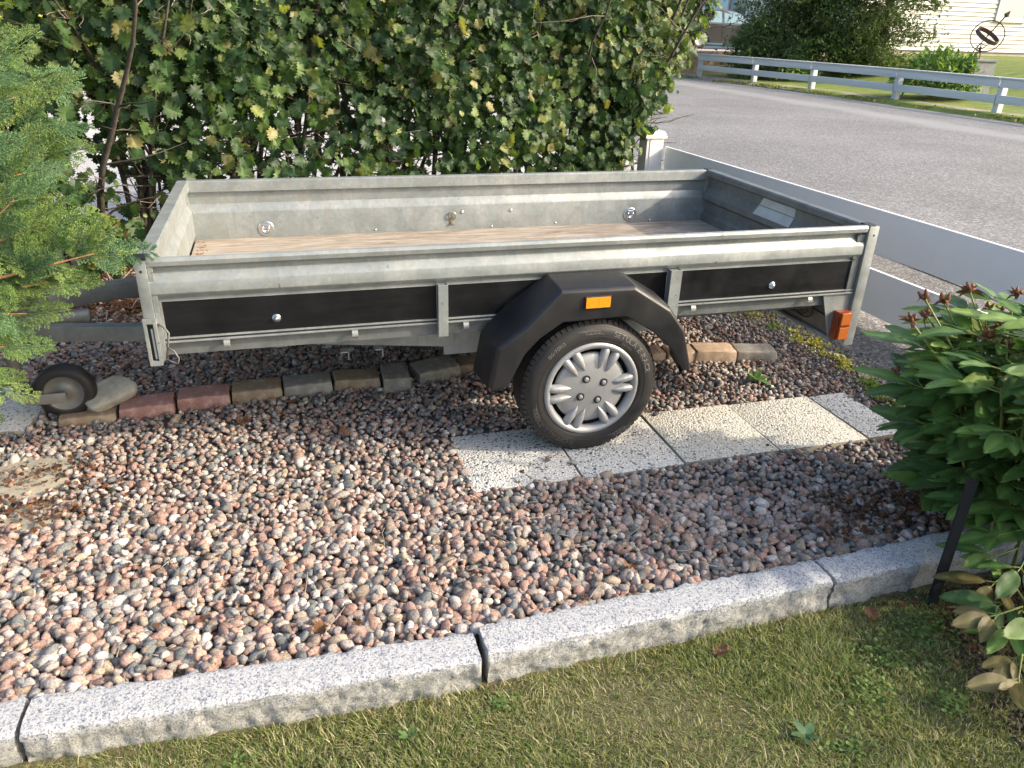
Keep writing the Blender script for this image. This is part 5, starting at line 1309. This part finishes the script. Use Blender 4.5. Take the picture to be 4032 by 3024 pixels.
hp(MB().prism([(hx0-.5,5.5),(hx1+.5,5.5),(hx1+.5,5.7),(hx0-.5,5.7)], 'y', hy-.6, hy+8.6), 'roof', simple('dark_roof', (.05,.045,.045), .8))
# ------------------------------------------------------------------ pale blue house with a window, farther left
BH = empty('pale_blue_house', (23,36,.9), label='pale blue rendered house behind the parked car', cat='house')
def bp_(mb, nm, mat, par=BH):
    o = mb.obj(nm, mat, par)
    if par is BH: o.location = (-23,-36,-.9)
    return o
bp_(MB().box((21.25,35.6,.3), (29,44,6)), 'wall', BLUEW)
bp_(MB().box((21.0,35.3,6.0), (29.3,44.3,6.3)), 'roof', HUBDARK)
bw = bp_(MB().box((21.55,35.52,2.55), (22.75,35.60,2.62), .01).box((21.55,35.52,2.62), (21.62,35.60,3.9)).box((22.68,35.52,2.62), (22.75,35.60,3.9)).box((21.62,35.52,3.83), (22.68,35.60,3.9)), 'window_frame', WHITEP)
bp_(MB().box((21.62,35.57,2.62), (22.68,35.585,3.83)), 'pane', GLASS, bw)
bp_(MB().box((21.45,35.45,2.35), (22.85,35.60,2.50), .01), 'window_sill', GALV)
bp_(MB().box((21.17,35.55,.3), (21.25,35.68,6.0)), 'downpipe', GALV)
sheet('car_park', [(9.5,25.0),(20,25.0),(20,34),(9.5,34)], .80, simple('pale_paving', (.42,.36,.33), .85, nscale=3))
RW = empty('retaining_wall', (14,24.7,0), label='low brown block retaining wall below the parked car', cat='wall')
for r_ in range(3):
    for c_ in range(14):
        x = 10.5+c_*.62+(.31 if r_ % 2 else 0); o = MB().box((x,24.55,.02+r_*.26), (x+.60,24.85,.27+r_*.26), .012).obj('wall_block', BR_BROWN, RW); o.location = (-14,-24.7,0)
# ------------------------------------------------------------------ parked grey car (mostly hidden)
car = empty('parked_car', (16.9,28.4,.81), (0,0,R(-8)), label='dark grey parked car seen behind the hedge end and low conifer', cat='car')
def car_body():
    # side outline in (x, z), nose towards +x
    low = [(-2.1,.35),(-2.15,.6),(-2.1,.86),(-1.7,.95),(-.9,.97),(.1,.95),(.95,.92),(1.6,.84),(2.0,.70),(2.12,.5),(2.08,.28),(1.75,.22)]
    arch = [(1.35+.36*math.cos(a), .30+.36*math.sin(a)) for a in np.linspace(0.1, math.pi-.1, 9)]; arch2 = [(-1.3+.36*math.cos(a), .30+.36*math.sin(a)) for a in np.linspace(0.1, math.pi-.1, 9)]
    out = low+arch+[(.95,.22),(-.90,.22)]+arch2+[(-1.7,.24)]
    return MB().prism(out, 'y', -.84, .84)
cb_ = car_body().obj('body', CARP, car, angle=30); md = cb_.modifiers.new('b','BEVEL'); md.width=.06; md.segments=3; md.angle_limit=R(50)
gh = MB(); V=[]; 
for y, k in ((-.80,0),(-.62,1),(.62,1),(.80,0)):
    V += [(-1.9+.25*k,y,.93+.0*k),(-1.55,y,.93),(.95-.0*k,y,.90)] if not k else [(-1.55,y,1.38),(-.3,y,1.44),(.25,y,1.38)]
gh.add([(-1.95,-.80,.93),(1.05,-.80,.90),(1.05,.80,.90),(-1.95,.80,.93),(-1.45,-.60,1.38),(-.4,-.60,1.45),(.20,-.60,1.39),(.20,.60,1.39),(-.4,.60,1.45),(-1.45,.60,1.38)], [[0,1,6,5,4],[3,9,8,7,2],[4,5,8,9],[5,6,7,8],[1,2,7,6],[0,4,9,3]])
cab = gh.obj('cabin', CARP, car); md = cab.modifiers.new('b','BEVEL'); md.width=.04; md.segments=2
def sidew(pts, y0, y1, nm):
    mb = MB(); n=len(pts)
    def yy_(z): return y0+(y1-y0)*(z-.92)/(1.42-.92)
    mb.add([(x, yy_(z)-.006, z) for x, z in pts], [list(range(n))]); return mb.obj(nm, CARGLASS, car)
sidew([(-.35,.96),(.80,.94),(.22,1.34),(-.35,1.39)], -.80, -.60, 'side_window'); sidew([(-1.45,.97),(-.45,.96),(-.45,1.39),(-1.20,1.36)], -.80, -.60, 'side_window')
MB().add([(1.06,-.72,.93),(1.06,.72,.93),(.26,.55,1.37),(.26,-.55,1.37)], [[0,1,2,3]]).obj('windscreen', CARGLASS, car)
MB().box((.62,-.98,.93), (.80,-.83,1.05), .03).obj('mirror', CARP, car)
MB().box((1.75,-.80,.60), (2.06,-.45,.74), .04).obj('headlight', CHROME, car)
MB().box((-.41,-.846,.30), (-.40,-.838,.93)).box((.72,-.846,.30), (.73,-.838,.90)).obj('door_seam', BLACKP, car)
MB().box((-.25,-.86,.80), (-.08,-.842,.83), .005).obj('door_handle', CHROME, car)
for x in (1.35,-1.3):
    w_ = MB().lathe([(.20,-.10),(.30,-.10),(.315,-.06),(.315,.06),(.30,.10),(.20,.10)], 32, 'y', (x,-.76,.315), close=True).obj('wheel', RUBBER, car, smooth=True)
    MB().lathe([(0,-.09),(.19,-.08),(.205,-.095),(.205,0)], 24, 'y', (x,-.76,.315)).obj('rim', HUBM, w_, smooth=True)
# ------------------------------------------------------------------ sundial on its pedestal
pz = .50; px_, py_ = 15.72, 14.16
ped = MB().box((px_-.30,py_-.30,.2), (px_+.30,py_+.30,.985), .01).box((px_-.34,py_-.34,.985), (px_+.34,py_+.34,1.035), .008).obj('pedestal', CEMENT); tag(ped, 'square grey concrete pedestal on the far lawn in front of the cream house', 'pedestal')
sdl = empty('armillary_sundial', (px_,py_,1.035), label='dark metal armillary sundial with arrow held up by a small figure on the pedestal', cat='sundial')
vd = Vector((px_-CP.x, py_-CP.y, 0)).normalized(); sr = Vector((vd.y, -vd.x, 0))   # sr: to the right as seen from the trailer
def s3(u, z, d_=0): return sr*u+Vector((0,0,z))+vd*d_
cz_ = .515
MB().tube([s3(.08+.36*math.cos(a), cz_+.345*math.sin(a), .06*math.cos(a)) for a in np.linspace(0, 6.2832, 49)], .013, 8).obj('ring', IRON, sdl, smooth=True)
ax_ = Vector((.52,.85)).normalized()        # arrow direction (right, up)
band = MB(); V = []; F = []; nn = 48
for i in range(nn):
    a = 2*math.pi*i/nn; u0 = math.cos(a)*.30; dd = math.sin(a)*.30
    for w2, k2 in ((-.045,1),(.045,1),(.045,.93),(-.045,.93)):
        pu = ax_.y*u0*k2+ax_.x*w2; pz2 = -ax_.x*u0*k2+ax_.y*w2+dd*k2*.22; V.append(s3(.08+pu+dd*k2*.15, cz_+pz2, dd*k2))
for i in range(nn):
    j = (i+1) % nn
    for k in range(4): F.append((i*4+k, i*4+(k+1) % 4, j*4+(k+1) % 4, j*4+k))
band.add(V, F).obj('hour_band', IRON, sdl)
def ap(t, s=0): return s3(.08+ax_.x*t-ax_.y*s, cz_+ax_.y*t+ax_.x*s)
MB().tube([ap(-.50), ap(.56)], [.013,.017], 8).obj('arrow_shaft', IRON, sdl)
MB().tube([ap(.50), ap(.54), ap(.66)], [.02,.065,.003], 6).obj('arrow_head', IRON, sdl)
MB().tube([ap(-.60), ap(-.52), ap(-.42)], [.065,.055,.012], 4).obj('arrow_fletching', IRON, sdl)
# small figure holding the globe: one continuous skinned body
fm = bpy.data.meshes.new('figure'); 
fv = [(0,.16,0),(0,.20,0),(.0,.245,0),(-.045,.235,0),(-.075,.19,.0),(-.05,.155,-.03),(.045,.238,0),(.085,.275,0),(.125,.30,0),(0,.272,0),(-.005,.30,-.01),(-.03,.15,0),(-.055,.085,0),(-.085,.012,0),(-.065,.006,-.03),(.025,.15,0),(.030,.08,0),(.028,.012,0),(.05,.006,-.03),(-.005,.318,-.01)]
fe = [(0,1),(1,2),(2,3),(3,4),(4,5),(2,6),(6,7),(7,8),(2,9),(9,10),(10,19),(0,11),(11,12),(12,13),(13,14),(0,15),(15,16),(16,17),(17,18)]
fr_ = [.026,.024,.028,.015,.011,.009,.015,.011,.009,.011,.019,.018,.014,.010,.008,.018,.014,.010,.008,.012]
fm.from_pydata([s3(a, b, c) for a, b, c in fv], fe, []); fo = link('figure', fm, sdl, mat=IRON)
sk = fo.modifiers.new('s','SKIN'); 
for i, r_ in enumerate(fr_): fm.skin_vertices[0].data[i].radius = (r_, r_)
fm.skin_vertices[0].data[0].use_root = True
ssf = fo.modifiers.new('ss','SUBSURF'); ssf.levels = 1; ssf.render_levels = 1
MB().tube([s3(-.12,.165+.14), s3(-.08,.15+.14), s3(0,.335), s3(.08,.30+.01), s3(.14,.31), s3(.165,.335)], .010, 6).obj('cradle', IRON, sdl, smooth=True)
MB().lathe([(0,.0),(.10,.0),(.095,.014),(.05,.02),(0,.02)], 16, 'z').obj('base', IRON, sdl)

# ------------------------------------------------------------------ bushes added outside the frame to the right to shade the foreground
bush('shade_bush', (3.35,-2.65,-.05), 1.5, 1.0, 2600, None, PPAL[:5], 'added leafy bush out of view to the right, placed to shade the lawn', 51, .17)
bush('shade_bush', (2.45,-1.85,-.05), 1.0, .55, 1300, None, PPAL[:5], 'smaller added shade bush out of view between the peony and the taller one', 52, .15)
print('done')
